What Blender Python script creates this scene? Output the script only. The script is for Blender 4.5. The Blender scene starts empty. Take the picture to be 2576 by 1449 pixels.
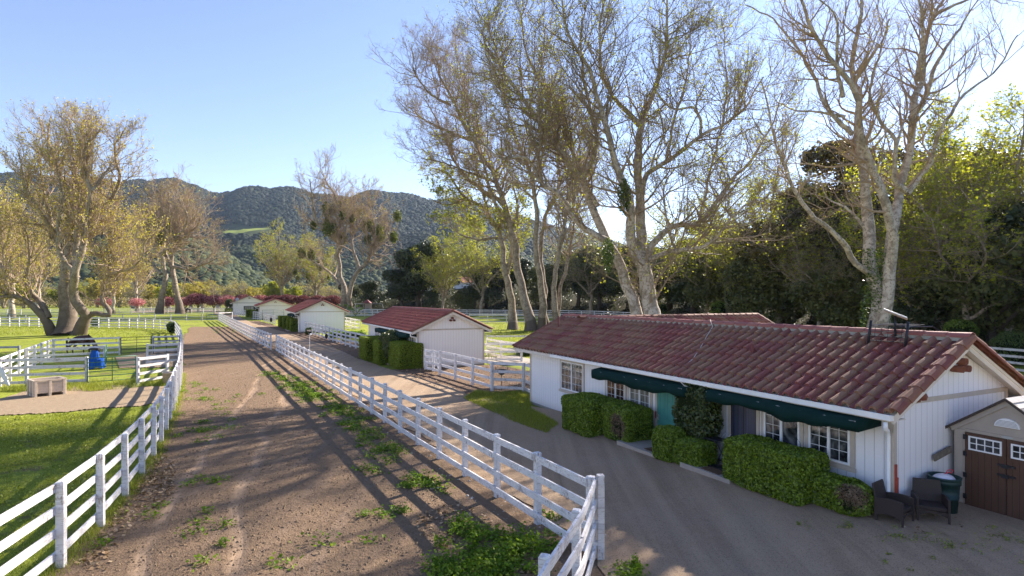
import bpy, math, random
import numpy as np
from mathutils import Vector, Matrix, noise as mnoise
random.seed(7); rng = np.random.default_rng(7)
sc = bpy.context.scene
COL = sc.collection

# ------------------------------------------------------------------ space helpers
F, CX, HY, H = 1420.0, 1288.0, 750.0, 4.8
UX, UY, VX, VY = -.4345, .9007, .9007, .4345
def uv(u, v): return (UX*u + VX*v, UY*u + VY*v)
def touv(x, y): return (UX*x + UY*y, VX*x + VY*y)
def ss(t):
    t = np.clip(t, 0, 1); return t*t*(3-2*t)
def gz(x, y):
    x = np.asarray(x, float); y = np.asarray(y, float)
    U = UX*x + UY*y; V = VX*x + VY*y
    g = .7*ss((y-45)/105.)
    b = .42*np.clip((24-U)/16., 0, 1)*ss((V-8)/3.5)
    r = g + b
    return float(r) if r.ndim == 0 else r
def P(px, py, h=0.0):
    """point on the terrain (raised by h) seen at a photo position"""
    z = h
    for _ in range(30):
        d = F*(H-z)/(py-HY); x = (px-CX)/F*d
        z = .5*z + .5*(gz(x, d)+h)
    return (x, d)
def PD(px, py, d): return ((px-CX)/F*d, d, H-(py-HY)*d/F)

# ------------------------------------------------------------------ object helpers
def link(o, parent=None):
    COL.objects.link(o)
    if parent is not None: o.parent = parent
    return o
def tag(o, label=None, cat=None, group=None, kind=None):
    if label: o['label'] = label
    if cat: o['category'] = cat
    if group: o['group'] = group
    if kind: o['kind'] = kind
    return o
def empty(name, loc, rz=0, label=None, cat=None, group=None):
    o = bpy.data.objects.new(name, None); link(o)
    o.location = loc; o.rotation_euler = (0, 0, rz); o.empty_display_size = .2
    return tag(o, label, cat, group)
def npmesh(name, V, Fq, mat, attr=None, smooth=False):
    me = bpy.data.meshes.new(name)
    V = np.asarray(V, np.float32).reshape(-1, 3); Fq = np.asarray(Fq, np.int32)
    k = Fq.shape[1]; n = len(Fq)
    me.vertices.add(len(V)); me.vertices.foreach_set('co', V.ravel())
    me.loops.add(n*k); me.loops.foreach_set('vertex_index', Fq.ravel())
    me.polygons.add(n)
    me.polygons.foreach_set('loop_start', np.arange(0, n*k, k, dtype=np.int32))
    me.polygons.foreach_set('loop_total', np.full(n, k, np.int32))
    me.polygons.foreach_set('use_smooth', np.full(n, smooth, bool))
    if attr is not None:
        a = me.attributes.new('rnd', 'FLOAT', 'FACE'); a.data.foreach_set('value', np.asarray(attr, np.float32))
    me.update(calc_edges=True)
    if mat: me.materials.append(mat)
    return me
def npobj(name, V, Fq, mat, parent=None, attr=None, smooth=False, loc=(0, 0, 0)):
    o = bpy.data.objects.new(name, npmesh(name, V, Fq, mat, attr, smooth)); o.location = loc
    return link(o, parent)
class MB:
    def __init__(s): s.v = []; s.f = []; s.a = []
    def add(s, vs, fs, a=0.):
        b = len(s.v); s.v += [tuple(p) for p in vs]; s.f += [tuple(i+b for i in f) for f in fs]; s.a += [a]*len(fs); return s
    def box(s, x0, x1, y0, y1, z0, z1, a=0., M=None):
        vs = [Vector((x, y, z)) for z in (z0, z1) for x, y in ((x0, y0), (x1, y0), (x1, y1), (x0, y1))]
        if M: vs = [M @ p for p in vs]
        return s.add(vs, [(3, 2, 1, 0), (4, 5, 6, 7), (0, 1, 5, 4), (1, 2, 6, 5), (2, 3, 7, 6), (3, 0, 4, 7)], a)
    def bar(s, p, q, w, h, a=0., up=(0, 0, 1)):
        p = Vector(p); q = Vector(q); d = (q-p); L = d.length; d.normalize()
        x = d.cross(Vector(up)); 
        if x.length < 1e-4: x = Vector((1, 0, 0))
        x.normalize(); u = x.cross(d)
        M = Matrix((( d.x, x.x, u.x, p.x), (d.y, x.y, u.y, p.y), (d.z, x.z, u.z, p.z), (0, 0, 0, 1)))
        return s.box(0, L, -w/2, w/2, -h/2, h/2, a, M)
    def tube(s, pts, r, n=8, a=0., cap=True):
        pts = [Vector(p) for p in pts]; rs = r if isinstance(r, (list, tuple)) else [r]*len(pts)
        ref = Vector((0, 0, 1)); d0 = (pts[-1]-pts[0]).normalized()
        if abs(d0.z) > .8: ref = Vector((1, 0, 0))
        vs = []
        for i, p in enumerate(pts):
            t = (pts[min(i+1, len(pts)-1)]-pts[max(i-1, 0)]).normalized()
            x = t.cross(ref).normalized(); y = t.cross(x)
            vs += [p + rs[i]*(math.cos(6.2832*k/n)*x + math.sin(6.2832*k/n)*y) for k in range(n)]
        fs = [(i*n+k, i*n+(k+1) % n, (i+1)*n+(k+1) % n, (i+1)*n+k) for i in range(len(pts)-1) for k in range(n)]
        if cap: fs += [tuple(range(n))[::-1], tuple(range((len(pts)-1)*n, len(pts)*n))]
        return s.add(vs, fs, a)
    def lathe(s, prof, c=(0, 0, 0), n=24, a=0.):
        vs = [(c[0]+r*math.cos(6.2832*k/n), c[1]+r*math.sin(6.2832*k/n), c[2]+z) for r, z in prof for k in range(n)]
        fs = [(i*n+k, i*n+(k+1) % n, (i+1)*n+(k+1) % n, (i+1)*n+k) for i in range(len(prof)-1) for k in range(n)]
        return s.add(vs, fs, a)
    def mesh(s, name, mat, smooth=False):
        me = bpy.data.meshes.new(name); me.from_pydata(s.v, [], s.f)
        at = me.attributes.new('rnd', 'FLOAT', 'FACE'); at.data.foreach_set('value', np.asarray(s.a, np.float32))
        if smooth: me.polygons.foreach_set('use_smooth', [True]*len(s.f))
        me.update()
        if mat: me.materials.append(mat)
        return me
    def build(s, name, mat, parent=None, smooth=False, bevel=0, loc=(0, 0, 0)):
        o = bpy.data.objects.new(name, s.mesh(name, mat, smooth)); o.location = loc; link(o, parent)
        if bevel:
            m = o.modifiers.new('b', 'BEVEL'); m.width = bevel; m.segments = 2; m.limit_method = 'ANGLE'
        return o

# ------------------------------------------------------------------ materials
class NT:
    def __init__(s, name):
        s.m = bpy.data.materials.new(name); s.m.use_nodes = True; s.t = s.m.node_tree; s.t.nodes.clear()
        s.out = s.n('ShaderNodeOutputMaterial')
    def n(s, typ, **kw):
        nd = s.t.nodes.new(typ)
        for k, v in kw.items(): setattr(nd, k, v)
        return nd
    def L(s, a, b): s.t.links.new(a, b)
    def inp(s, nd, key, val):
        if hasattr(val, 'node'): s.L(val, nd.inputs[key])
        else: nd.inputs[key].default_value = val
    def coord(s, which='Object'):
        return s.n('ShaderNodeTexCoord').outputs[which]
    def pos(s): return s.n('ShaderNodeNewGeometry').outputs['Position']
    def noise(s, scale, detail=4, rough=.55, vec=None, dist=0., out='Fac'):
        nd = s.n('ShaderNodeTexNoise'); nd.inputs['Scale'].default_value = scale; nd.inputs['Detail'].default_value = detail
        nd.inputs['Roughness'].default_value = rough; nd.inputs['Distortion'].default_value = dist
        if vec is not None: s.L(vec, nd.inputs['Vector'])
        return nd.outputs[out]
    def mapping(s, vec, scale=(1, 1, 1), rot=(0, 0, 0)):
        nd = s.n('ShaderNodeMapping'); s.L(vec, nd.inputs['Vector']); nd.inputs['Scale'].default_value = scale; nd.inputs['Rotation'].default_value = rot
        return nd.outputs[0]
    def ramp(s, fac, stops, interp='LINEAR'):
        nd = s.n('ShaderNodeValToRGB'); cr = nd.color_ramp; cr.interpolation = interp
        while len(cr.elements) < len(stops): cr.elements.new(.5)
        for e, (p, c) in zip(cr.elements, stops):
            e.position = p; e.color = (c[0], c[1], c[2], 1) if not isinstance(c, (int, float)) else (c, c, c, 1)
        s.L(fac, nd.inputs[0]); return nd.outputs[0]
    def mix(s, f, a, b, mode='MIX'):
        nd = s.n('ShaderNodeMix', data_type='RGBA', blend_type=mode)
        for k, v in ((0, f), (6, a), (7, b)):
            if hasattr(v, 'node'): s.L(v, nd.inputs[k])
            elif k == 0: nd.inputs[0].default_value = v
            else: nd.inputs[k].default_value = (v[0], v[1], v[2], 1) if not isinstance(v, (int, float)) else (v, v, v, 1)
        return nd.outputs[2]
    def math(s, op, a, b=0., c=0.):
        nd = s.n('ShaderNodeMath', operation=op); s.inp(nd, 0, a); s.inp(nd, 1, b); s.inp(nd, 2, c); return nd.outputs[0]
    def attr(s, name='rnd'):
        return s.n('ShaderNodeAttribute', attribute_name=name).outputs['Fac']
    def sep(s, vec):
        nd = s.n('ShaderNodeSeparateXYZ'); s.L(vec, nd.inputs[0]); return nd.outputs
    def bump(s, h, strength=.5, dist=.02):
        nd = s.n('ShaderNodeBump'); nd.inputs['Strength'].default_value = strength; nd.inputs['Distance'].default_value = dist
        s.L(h, nd.inputs['Height']); return nd.outputs[0]
    def bsdf(s, col, rough=.8, spec=.3, normal=None, metal=0., **kw):
        b = s.n('ShaderNodeBsdfPrincipled')
        if hasattr(col, 'node'): s.L(col, b.inputs['Base Color'])
        else: b.inputs['Base Color'].default_value = (*col, 1)
        s.inp(b, 'Roughness', rough); b.inputs['Specular IOR Level'].default_value = spec; b.inputs['Metallic'].default_value = metal
        if normal is not None: s.L(normal, b.inputs['Normal'])
        s.L(b.outputs[0], s.out.inputs[0]); return b
def plain(name, col, rough=.6, spec=.35, metal=0., var=.12, nscale=6., bump=0.):
    t = NT(name); n = t.noise(nscale, 5, .6, t.coord())
    c = t.mix(t.ramp(n, [(.3, 0.), (.7, 1.)]), tuple(x*(1-var) for x in col), tuple(min(1, x*(1+var)) for x in col))
    t.bsdf(c, rough, spec, t.bump(n, .4, bump) if bump else None, metal); return t.m
def leafmat(name, cols, rough=.5, trans=.35, spec=.35, patch=None):
    """foliage: colour from a per-leaf random value; thin leaves let some light through"""
    t = NT(name); a = t.attr()
    st = [(i/(len(cols)-1), c) for i, c in enumerate(cols)]
    c = t.ramp(a, st)
    n = t.noise(.35, 3, .5, t.pos())
    c = t.mix(t.ramp(n, [(.35, .0), (.65, .45)]), c, t.mix(1., c, (1.25, 1.15, .7), 'MULTIPLY'))
    b = t.n('ShaderNodeBsdfPrincipled'); t.L(c, b.inputs['Base Color']); b.inputs['Roughness'].default_value = rough; b.inputs['Specular IOR Level'].default_value = spec
    tr = t.n('ShaderNodeBsdfTranslucent'); t.L(t.mix(1., c, (1.5, 1.5, .8), 'MULTIPLY'), tr.inputs[0])
    mx = t.n('ShaderNodeMixShader'); mx.inputs[0].default_value = trans
    t.L(b.outputs[0], mx.inputs[1]); t.L(tr.outputs[0], mx.inputs[2]); t.L(mx.outputs[0], t.out.inputs[0])
    return t.m
M = {}
# grass field
t = NT('grass_ground'); p = t.pos()
n1 = t.noise(.22, 5, .6, p); n2 = t.noise(2.4, 6, .65, p); n3 = t.noise(14, 4, .7, p); nb = t.noise(.9, 5, .6, p)
g = t.mix(t.ramp(n2, [(.38, 0.), (.62, 1.)]), (.085, .125, .014), (.24, .29, .035)); g = t.mix(t.ramp(n3, [(.35, 0.), (.7, .8)]), g, (.30, .34, .05))
g = t.mix(t.ramp(nb, [(.53, 0.), (.62, .9)]), g, t.mix(n3, (.10, .075, .04), (.24, .19, .10)))
g = t.mix(t.ramp(n1, [(.42, 0.), (.62, .55)]), g, (.32, .34, .045))
t.bsdf(g, .9, .1, t.bump(t.math('ADD', n3, n2), 1., .06)); M['grass'] = t.m
# tilled brown soil
t = NT('tilled_soil'); p = t.pos(); rot = t.mapping(p, (1.3, .09, 1), (0, 0, -math.radians(24)))
n1 = t.noise(.5, 5, .6, p); n2 = t.noise(6, 6, .7, p); n3 = t.noise(30, 3, .7, p); st = t.noise(2.2, 4, .6, rot)
c = t.mix(n2, (.095, .062, .038), (.30, .208, .132)); c = t.mix(t.ramp(n3, [(.45, 0.), (.62, .6)]), c, (.25, .175, .125))
c = t.mix(t.ramp(st, [(.52, 0.), (.66, .5)]), c, (.27, .195, .14)); c = t.mix(t.ramp(n1, [(.5, 0.), (.7, .5)]), c, (.23, .155, .105))
o = t.sep(p); wn = t.math('MULTIPLY', t.math('SUBTRACT', t.noise(.18, 2, .5, p), .5), 2.2)
ds = t.math('ADD', t.math('ADD', t.math('MULTIPLY', t.math('ADD', o[0], 5.2), .944), t.math('MULTIPLY', t.math('SUBTRACT', o[1], 10.6), .33)), wn)
rt = t.math('ABSOLUTE', t.math('SUBTRACT', t.math('ABSOLUTE', t.math('ADD', ds, .8)), .8))
rf_ = t.math('MULTIPLY', t.ramp(rt, [(.06, 1.), (.22, 0.)]), t.ramp(n1, [(.35, .25), (.55, .9)]))
c = t.mix(rf_, c, (.29, .205, .14))
t.bsdf(c, .95, .08, t.bump(t.math('MULTIPLY', t.math('ADD', t.math('MULTIPLY', n3, .5), n2), t.math('SUBTRACT', 1.1, rf_)), 1., .06)); M['soil'] = t.m
# sandy road
t = NT('sandy_road'); p = t.pos(); rot = t.mapping(p, (1.6, .05, 1), (0, 0, -math.radians(25.7)))
n1 = t.noise(.35, 5, .6, p); n2 = t.noise(5, 6, .65, p); n3 = t.noise(45, 3, .7, p); st = t.noise(1.6, 5, .6, rot)
c = t.mix(n2, (.30, .21, .14), (.44, .32, .215)); st2 = t.noise(.55, 4, .6, rot); c = t.mix(t.ramp(st, [(.46, 0.), (.64, .6)]), c, (.22, .155, .105)); c = t.mix(t.ramp(st2, [(.48, 0.), (.64, .4)]), c, (.46, .34, .23))
c = t.mix(t.ramp(n1, [(.45, 0.), (.7, .5)]), c, (.40, .31, .225)); c = t.mix(t.ramp(n3, [(.50, 0.), (.66, .7)]), c, (.14, .10, .07))
t.bsdf(c, .95, .1, t.bump(t.math('ADD', t.math('MULTIPLY', st, 1.2), t.math('ADD', n3, n2)), .7, .03)); M['road'] = t.m
# bare paddock dirt with straw
t = NT('paddock_dirt'); p = t.pos(); n2 = t.noise(4, 6, .65, p); n3 = t.noise(26, 4, .7, p)
c = t.mix(n2, (.20, .14, .095), (.37, .28, .19)); c = t.mix(t.ramp(n3, [(.52, 0.), (.64, .8)]), c, (.46, .37, .24))
t.bsdf(c, .95, .08, t.bump(t.math('ADD', n2, n3), .8, .04)); M['paddock'] = t.m
t = NT('leaf_mulch'); p = t.pos(); n2 = t.noise(3, 6, .65, p); n3 = t.noise(22, 4, .7, p)
c = t.mix(n2, (.09, .055, .038), (.19, .125, .085)); c = t.mix(t.ramp(n3, [(.52, 0.), (.62, .8)]), c, (.36, .27, .20))
t.bsdf(c, .95, .08, t.bump(n3, .8, .05)); M['mulch'] = t.m
t = NT('concrete'); p = t.pos(); n2 = t.noise(5, 6, .65, p)
t.bsdf(t.mix(n2, (.27, .235, .20), (.42, .37, .32)), .9, .2, t.bump(n2, .3, .01)); M['concrete'] = t.m
# weathered white paint on rough boards
def whitewood(name, chip, lo=(.62, .60, .60), hi=(.76, .75, .76)):
    t = NT(name); co = t.coord(); d = t.attr()
    v = t.n('ShaderNodeVectorMath', operation='ADD'); t.L(t.pos(), v.inputs[0]); t.L(co, v.inputs[1])
    n = t.noise(2.3, 5, .65, t.pos()); fine = t.noise(38, 4, .7, t.mapping(t.pos(), (1, 1, .28)))
    gr = t.noise(9, 5, .6, t.mapping(t.pos(), (.35, .35, 3.2)), 1.6)
    c = t.mix(n, lo, hi); c = t.mix(t.ramp(gr, [(chip, 0.), (chip+.05, .55)]), c, (.34, .31, .31))
    c = t.mix(t.ramp(t.math('MULTIPLY', fine, n), [(.29, 0.), (.36, .8)]), c, (.24, .17, .13))
    t.bsdf(c, .65, .3, t.bump(gr, .35, .006)); return t.m
M['fence'] = whitewood('white_fence_paint', .545)
M['fence_old'] = whitewood('peeling_fence_paint', .54, (.52, .50, .50), (.72, .70, .71))
M['fence_grey'] = plain('grey_fence_boards', (.36, .36, .38), .8, .2, var=.25, nscale=3)
# grooved siding
def siding(name, col, gap=.2, dark=.5):
    t = NT(name); o = t.sep(t.coord())
    w = t.math('FRACT', t.math('DIVIDE', t.math('ADD', t.math('ADD', o[0], o[1]), 50.03), gap))
    gv = t.math('LESS_THAN', w, .07)
    n = t.noise(1.1, 5, .6, t.coord()); n2 = t.noise(9, 5, .7, t.mapping(t.coord(), (1, 1, .2)))
    c = t.mix(n, tuple(x*.92 for x in col), col); c = t.mix(t.ramp(n2, [(.62, 0.), (.75, .35)]), c, tuple(x*.72 for x in col))
    st = t.ramp(t.math('SUBTRACT', .5, t.math('SUBTRACT', o[2], t.math('MULTIPLY', n2, .35))), [(.25, 0.), (.55, .35)])
    c = t.mix(st, c, (.42, .34, .27))
    c = t.mix(gv, c, tuple(x*dark for x in col))
    h = t.math('SUBTRACT', 1., gv)
    t.bsdf(c, .6, .3, t.bump(h, .8, .012)); return t.m
M['siding'] = siding('white_siding', (.84, .82, .84), .2, .66)
M['siding_warm'] = siding('cream_siding', (.82, .77, .74), .2, .70)
M['trim'] = plain('tan_trim', (.50, .43, .36), .65, .3, var=.10, nscale=3)
M['white'] = plain('white_paint', (.80, .80, .82), .45, .4, var=.05, nscale=4)
M['fascia'] = plain('cream_fascia', (.66, .60, .54), .6, .3, var=.08, nscale=2)
M['redboard'] = plain('primer_red', (.38, .075, .05), .7, .2, var=.25, nscale=8)
# clay tile: red brown barrels, lichen on some
def tilemat(name, a, b, moss, amt):
    t = NT(name); r = t.attr(); n = t.noise(1.2, 5, .6, t.coord()); n2 = t.noise(22, 4, .7, t.coord())
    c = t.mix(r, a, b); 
    m = t.math('MULTIPLY', t.ramp(t.math('ADD', n, t.math('MULTIPLY', r, .22)), [(.50, 0.), (.70, 1.)]), t.math('MULTIPLY', t.math('GREATER_THAN', r, .1), amt))
    m = t.math('MULTIPLY', m, t.ramp(n2, [(.3, .35), (.6, 1.)]))
    c = t.mix(m, c, moss); c = t.mix(t.ramp(n2, [(.6, 0.), (.8, .4)]), c, (.33, .24, .19))
    t.bsdf(c, .72, .3, t.bump(n2, .25, .01)); return t.m
M['tile'] = tilemat('clay_roof_tile', (.20, .060, .052), (.31, .108, .088), (.26, .18, .10), .75)
M['tile_plain'] = tilemat('clay_roof_tile_clean', (.19, .05, .045), (.33, .095, .075), (.30, .17, .09), .25)
M['rake'] = tilemat('clay_rake_tile', (.185, .055, .045), (.25, .080, .062), (.25, .15, .07), .5)
M['ridge'] = tilemat('clay_ridge_tile', (.29, .095, .085), (.35, .125, .105), (.30, .19, .13), .25)
M['mortar'] = plain('roof_mortar', (.36, .34, .29), .95, .1, var=.2, nscale=12, bump=.02)
M['clay'] = plain('clay_pipe', (.22, .085, .055), .8, .2, var=.2)
def fabric(name, col):
    t = NT(name); n = t.noise(2.2, 4, .6, t.coord()); w = t.noise(120, 2, .5, t.coord())
    c = t.mix(n, tuple(x*.7 for x in col), tuple(x*1.3 for x in col)); b = t.bsdf(c, .85, .15, t.bump(t.math('ADD', n, t.math('MULTIPLY', w, .1)), .5, .05)); return t.m
M['awning'] = fabric('green_canvas', (.004, .024, .022))
M['blue'] = fabric('blue_blanket', (.010, .075, .33))
t = NT('window_glass'); n = t.noise(1.8, 3, .5, t.coord(), 2.); c = t.ramp(n, [(.38, (.012, .015, .018)), (.52, (.05, .055, .06)), (.66, (.17, .17, .17))])
t.bsdf(c, .06, .7, t.bump(n, .05, .02)); M['glass'] = t.m
t = NT('glass_over_blinds'); o = t.sep(t.coord()); w = t.math('FRACT', t.math('MULTIPLY', o[2], 16.)); n = t.noise(1.5, 3, .5, t.coord())
c = t.mix(t.math('LESS_THAN', w, .35), (.16, .07, .04), (.035, .018, .012)); c = t.mix(t.ramp(n, [(.45, 0.), (.6, .7)]), c, (.02, .02, .022))
t.bsdf(c, .06, .7); M['glass_blind'] = t.m
t = NT('glass_over_curtain'); o = t.sep(t.coord()); w = t.noise(7, 3, .6, t.mapping(t.coord(), (1, 1.6, .12)))
c = t.ramp(w, [(.35, (.05, .05, .05)), (.5, (.22, .21, .19)), (.68, (.48, .45, .38))]); t.bsdf(c, .07, .7); M['glass_curtain'] = t.m
t = NT('dark_blue_screen'); w = t.noise(3, 3, .6, t.mapping(t.coord(), (1, 5, .1))); t.bsdf(t.ramp(w, [(.3, (.018, .02, .035)), (.7, (.06, .07, .12))]), .35, .5); M['screen'] = t.m
M['teal'] = plain('teal_paint', (.06, .24, .21), .5, .4, var=.08, nscale=3)
M['black'] = plain('black_metal', (.018, .018, .024), .5, .4, var=.2)
M['gate'] = plain('green_pipe', (.045, .15, .085), .5, .4, var=.2)
M['gate_dark'] = plain('dark_pipe', (.045, .05, .035), .6, .4, var=.25)
M['galv'] = plain('galvanized_steel', (.42, .44, .46), .45, .5, .5)
M['shed'] = plain('tan_resin', (.40, .345, .30), .6, .3, var=.05)
t = NT('brown_resin_door'); o = t.sep(t.coord()); w = t.math('FRACT', t.math('DIVIDE', t.math('ADD', o[1], 20.), .115)); gv = t.math('LESS_THAN', w, .06)
n = t.noise(14, 5, .6, t.mapping(t.coord(), (1, 1, .12))); c = t.mix(n, (.075, .038, .026), (.115, .06, .04)); c = t.mix(gv, c, (.03, .016, .012))
t.bsdf(c, .6, .3, t.bump(t.math('SUBTRACT', n, gv), .5, .01)); M['sheddoor'] = t.m
t = NT('shed_shingle'); n = t.noise(5, 4, .6, t.coord()); t.bsdf(t.mix(n, (.40, .34, .29), (.58, .51, .45)), .45, .5, t.bump(n, .3, .01)); M['shingle'] = t.m
M['shingle_edge'] = plain('shed_roof_edge', (.06, .045, .04), .7, .3)
M['bin'] = plain('cream_plastic', (.56, .46, .36), .6, .3, var=.15, nscale=9)
t = NT('wicker'); o = t.coord(); w = t.n('ShaderNodeTexChecker'); w.inputs['Scale'].default_value = 90; t.L(o, w.inputs[0])
t.bsdf(t.mix(w.outputs[1], (.020, .013, .012), (.060, .042, .038)), .55, .4, t.bump(w.outputs[1], .6, .006)); M['wicker'] = t.m
M['can'] = plain('green_plastic_can', (.014, .042, .042), .5, .4, var=.15)
M['bag'] = plain('white_bag', (.68, .66, .74), .4, .4, var=.1, nscale=14, bump=.03)
M['redtie'] = plain('red_tie', (.55, .04, .06), .5)
M['mat'] = plain('coir_mat', (.14, .085, .055), .95, .1, var=.3, nscale=20)
M['oldwood'] = plain('old_board', (.17, .145, .12), .85, .2, var=.3, nscale=12)
M['dish'] = plain('dish_white', (.70, .66, .66), .4, .4, var=.04)
M['rope'] = plain('pale_cable', (.62, .56, .50), .7, .2)
M['horse'] = plain('dark_bay_coat', (.055, .018, .012), .5, .4, var=.45, nscale=2.2)
M['horse_black'] = plain('black_coat', (.012, .010, .010), .6, .3, var=.3)
M['horse_white'] = plain('white_coat', (.72, .70, .70), .6, .3, var=.08)
M['mane'] = plain('black_mane', (.012, .009, .008), .7, .2)
M['rock'] = plain('pale_rock', (.42, .36, .31), .9, .2, var=.25)
M['clod'] = plain('soil_clod', (.20, .14, .09), .95, .1, var=.35, nscale=20)
M['play'] = plain('play_plastic', (.34, .29, .25), .6, .3); M['playgreen'] = plain('slide_green', (.01, .11, .08), .45, .4)
M['playroof'] = plain('play_roof', (.20, .06, .06), .6, .3)
# bark
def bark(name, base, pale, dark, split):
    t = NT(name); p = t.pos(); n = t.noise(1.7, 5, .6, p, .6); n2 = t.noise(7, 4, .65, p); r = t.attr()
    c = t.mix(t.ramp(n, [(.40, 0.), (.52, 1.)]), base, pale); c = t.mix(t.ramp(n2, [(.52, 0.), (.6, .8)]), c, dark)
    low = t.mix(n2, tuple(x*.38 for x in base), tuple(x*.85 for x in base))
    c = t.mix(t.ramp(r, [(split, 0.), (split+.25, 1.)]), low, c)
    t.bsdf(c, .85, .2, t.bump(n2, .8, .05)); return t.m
M['bark'] = bark('sycamore_bark', (.19, .145, .11), (.34, .28, .22), (.15, .12, .09), .0)
M['bark2'] = bark('sycamore_bark_pale', (.27, .225, .18), (.47, .41, .345), (.18, .145, .115), .0)
M['twig'] = plain('sycamore_twigs', (.27, .21, .155), .85, .2, var=.35, nscale=.6)
M['twig_warm'] = plain('sycamore_twigs_warm', (.34, .25, .18), .85, .2, var=.3, nscale=.6)
M['twig_grey'] = plain('bare_brush_twigs', (.27, .225, .20), .85, .2, var=.3, nscale=.4)
M['oakbark'] = plain('oak_bark', (.07, .055, .045), .9, .1, var=.3, nscale=4)
M['lf_syc'] = leafmat('sycamore_leaves', [(.13, .16, .02), (.24, .27, .03), (.36, .36, .05)], .5, .5)
M['lf_gold'] = leafmat('golden_buds', [(.26, .21, .06), (.40, .34, .08), (.42, .41, .08)], .6, .4)
M['lf_yel'] = leafmat('yellow_green_leaves', [(.15, .19, .02), (.28, .31, .03), (.40, .38, .06)], .5, .5)
M['lf_oak'] = leafmat('oak_leaves', [(.015, .024, .009), (.030, .044, .014), (.062, .080, .025)], .45, .15, .4)
M['lf_oak2'] = leafmat('olive_oak_leaves', [(.04, .05, .015), (.075, .088, .025), (.13, .14, .04)], .5, .2, .4)
M['lf_brown'] = leafmat('brown_oak_leaves', [(.045, .036, .016), (.08, .062, .024), (.13, .10, .038)], .5, .25, .4)
M['lf_ivy'] = leafmat('ivy_leaves', [(.03, .06, .012), (.06, .10, .018), (.12, .17, .03)], .35, .25, .5)
M['lf_bright'] = leafmat('bright_shrub_leaves', [(.07, .13, .02), (.13, .21, .03), (.24, .32, .05)], .4, .4, .5)
M['lf_grey'] = leafmat('grey_shrub_leaves', [(.10, .115, .065), (.16, .175, .10), (.24, .25, .16)], .6, .2, .3)
M['lf_hedge'] = leafmat('hedge_leaves', [(.04, .07, .006), (.13, .20, .014), (.27, .37, .04)], .4, .3, .45)
M['lf_hedge2'] = leafmat('clipped_hedge_leaves', [(.08, .12, .008), (.15, .205, .014), (.23, .29, .03)], .5, .25, .35)
M['lf_dark'] = leafmat('dark_bush_leaves', [(.028, .045, .015), (.055, .078, .02), (.11, .13, .03)], .35, .2, .5)
M['lf_dead'] = leafmat('dead_twigs', [(.12, .085, .06), (.20, .14, .10), (.27, .20, .15)], .8, .1, .1)
M['lf_weed'] = leafmat('weed_leaves', [(.06, .12, .012), (.12, .21, .018), (.20, .29, .035)], .6, .4, .15)
M['lf_grass'] = leafmat('grass_blades', [(.11, .135, .02), (.21, .25, .035), (.36, .38, .085)], .55, .35, .3)
M['lf_plum'] = leafmat('plum_leaves', [(.10, .025, .035), (.17, .045, .065), (.28, .10, .13)], .55, .3, .3)
M['lf_pink'] = leafmat('pink_blossom', [(.36, .12, .20), (.52, .22, .34), (.62, .34, .46)], .6, .4, .2)
M['lf_plumdark'] = leafmat('dark_plum_leaves', [(.05, .012, .02), (.09, .02, .035), (.15, .04, .06)], .55, .2, .3)
M['lf_mist'] = leafmat('mistletoe_leaves', [(.05, .075, .01), (.09, .115, .015), (.15, .17, .03)], .5, .3, .3)
M['lf_litter'] = leafmat('fallen_leaves', [(.16, .10, .06), (.28, .19, .12), (.45, .34, .24)], .8, .1, .1)
M['lf_thick'] = leafmat('thicket_twigs', [(.13, .105, .06), (.24, .20, .12), (.34, .29, .18)], .8, .2, .1)
M['lf_far'] = leafmat('hill_trees', [(.013, .018, .014), (.022, .033, .019), (.060, .074, .032)], .8, .0, .1)
t = NT('hill_ground'); p = t.pos(); n = t.noise(.012, 5, .6, p); n2 = t.noise(.08, 5, .6, p)
c = t.mix(n2, (.035, .045, .022), (.075, .09, .036)); c = t.mix(t.ramp(n, [(.56, 0.), (.62, .9)]), c, (.19, .24, .06)); dd = t.n('ShaderNodeVectorMath', operation='DISTANCE'); t.L(t.mapping(p, (1/85., 1/55., 0)), dd.inputs[0]); dd.inputs[1].default_value = (-462/85., 975/55., 0); c = t.mix(t.ramp(t.math('ADD', dd.outputs['Value'], t.math('MULTIPLY', n, .5)), [(.6, 1.), (.95, 0.)]), c, (.22, .26, .06)); t.bsdf(c, .95, .05); M['hill'] = t.m
t = NT('bank_ground'); p = t.pos(); n = t.noise(1.2, 5, .6, p); t.bsdf(t.mix(n, (.03, .03, .016), (.07, .065, .035)), .95, .05, t.bump(n, .8, .2)); M['bank'] = t.m

# ------------------------------------------------------------------ ground
def lines(n0, a, b, step, grow, lim):
    r = [n0]; x = a
    xs = list(np.arange(a, b, step)); s = step
    hi = [b]
    while hi[-1] < lim: s *= grow; hi.append(hi[-1]+s)
    s = step; lo = [a-step]
    while lo[-1] > n0: s *= grow; lo.append(lo[-1]-s)
    return np.array(lo[::-1]+xs+hi)
xs = lines(-5000, -60, 45, .8, 1.2, 5000); ys = lines(-3000, 2, 130, .8, 1.2, 5000)
X, Y = np.meshgrid(xs, ys); Z = gz(X, Y)-.03
def gridfaces(m, n):
    i = np.arange(m-1)[:, None]*n + np.arange(n-1)[None, :]
    return np.stack([i, i+1, i+n+1, i+n], -1).reshape(-1, 4)
o = npobj('ground', np.stack([X, Y, Z], -1), gridfaces(len(ys), len(xs)), M['grass'], smooth=True); tag(o, kind='structure')

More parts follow.
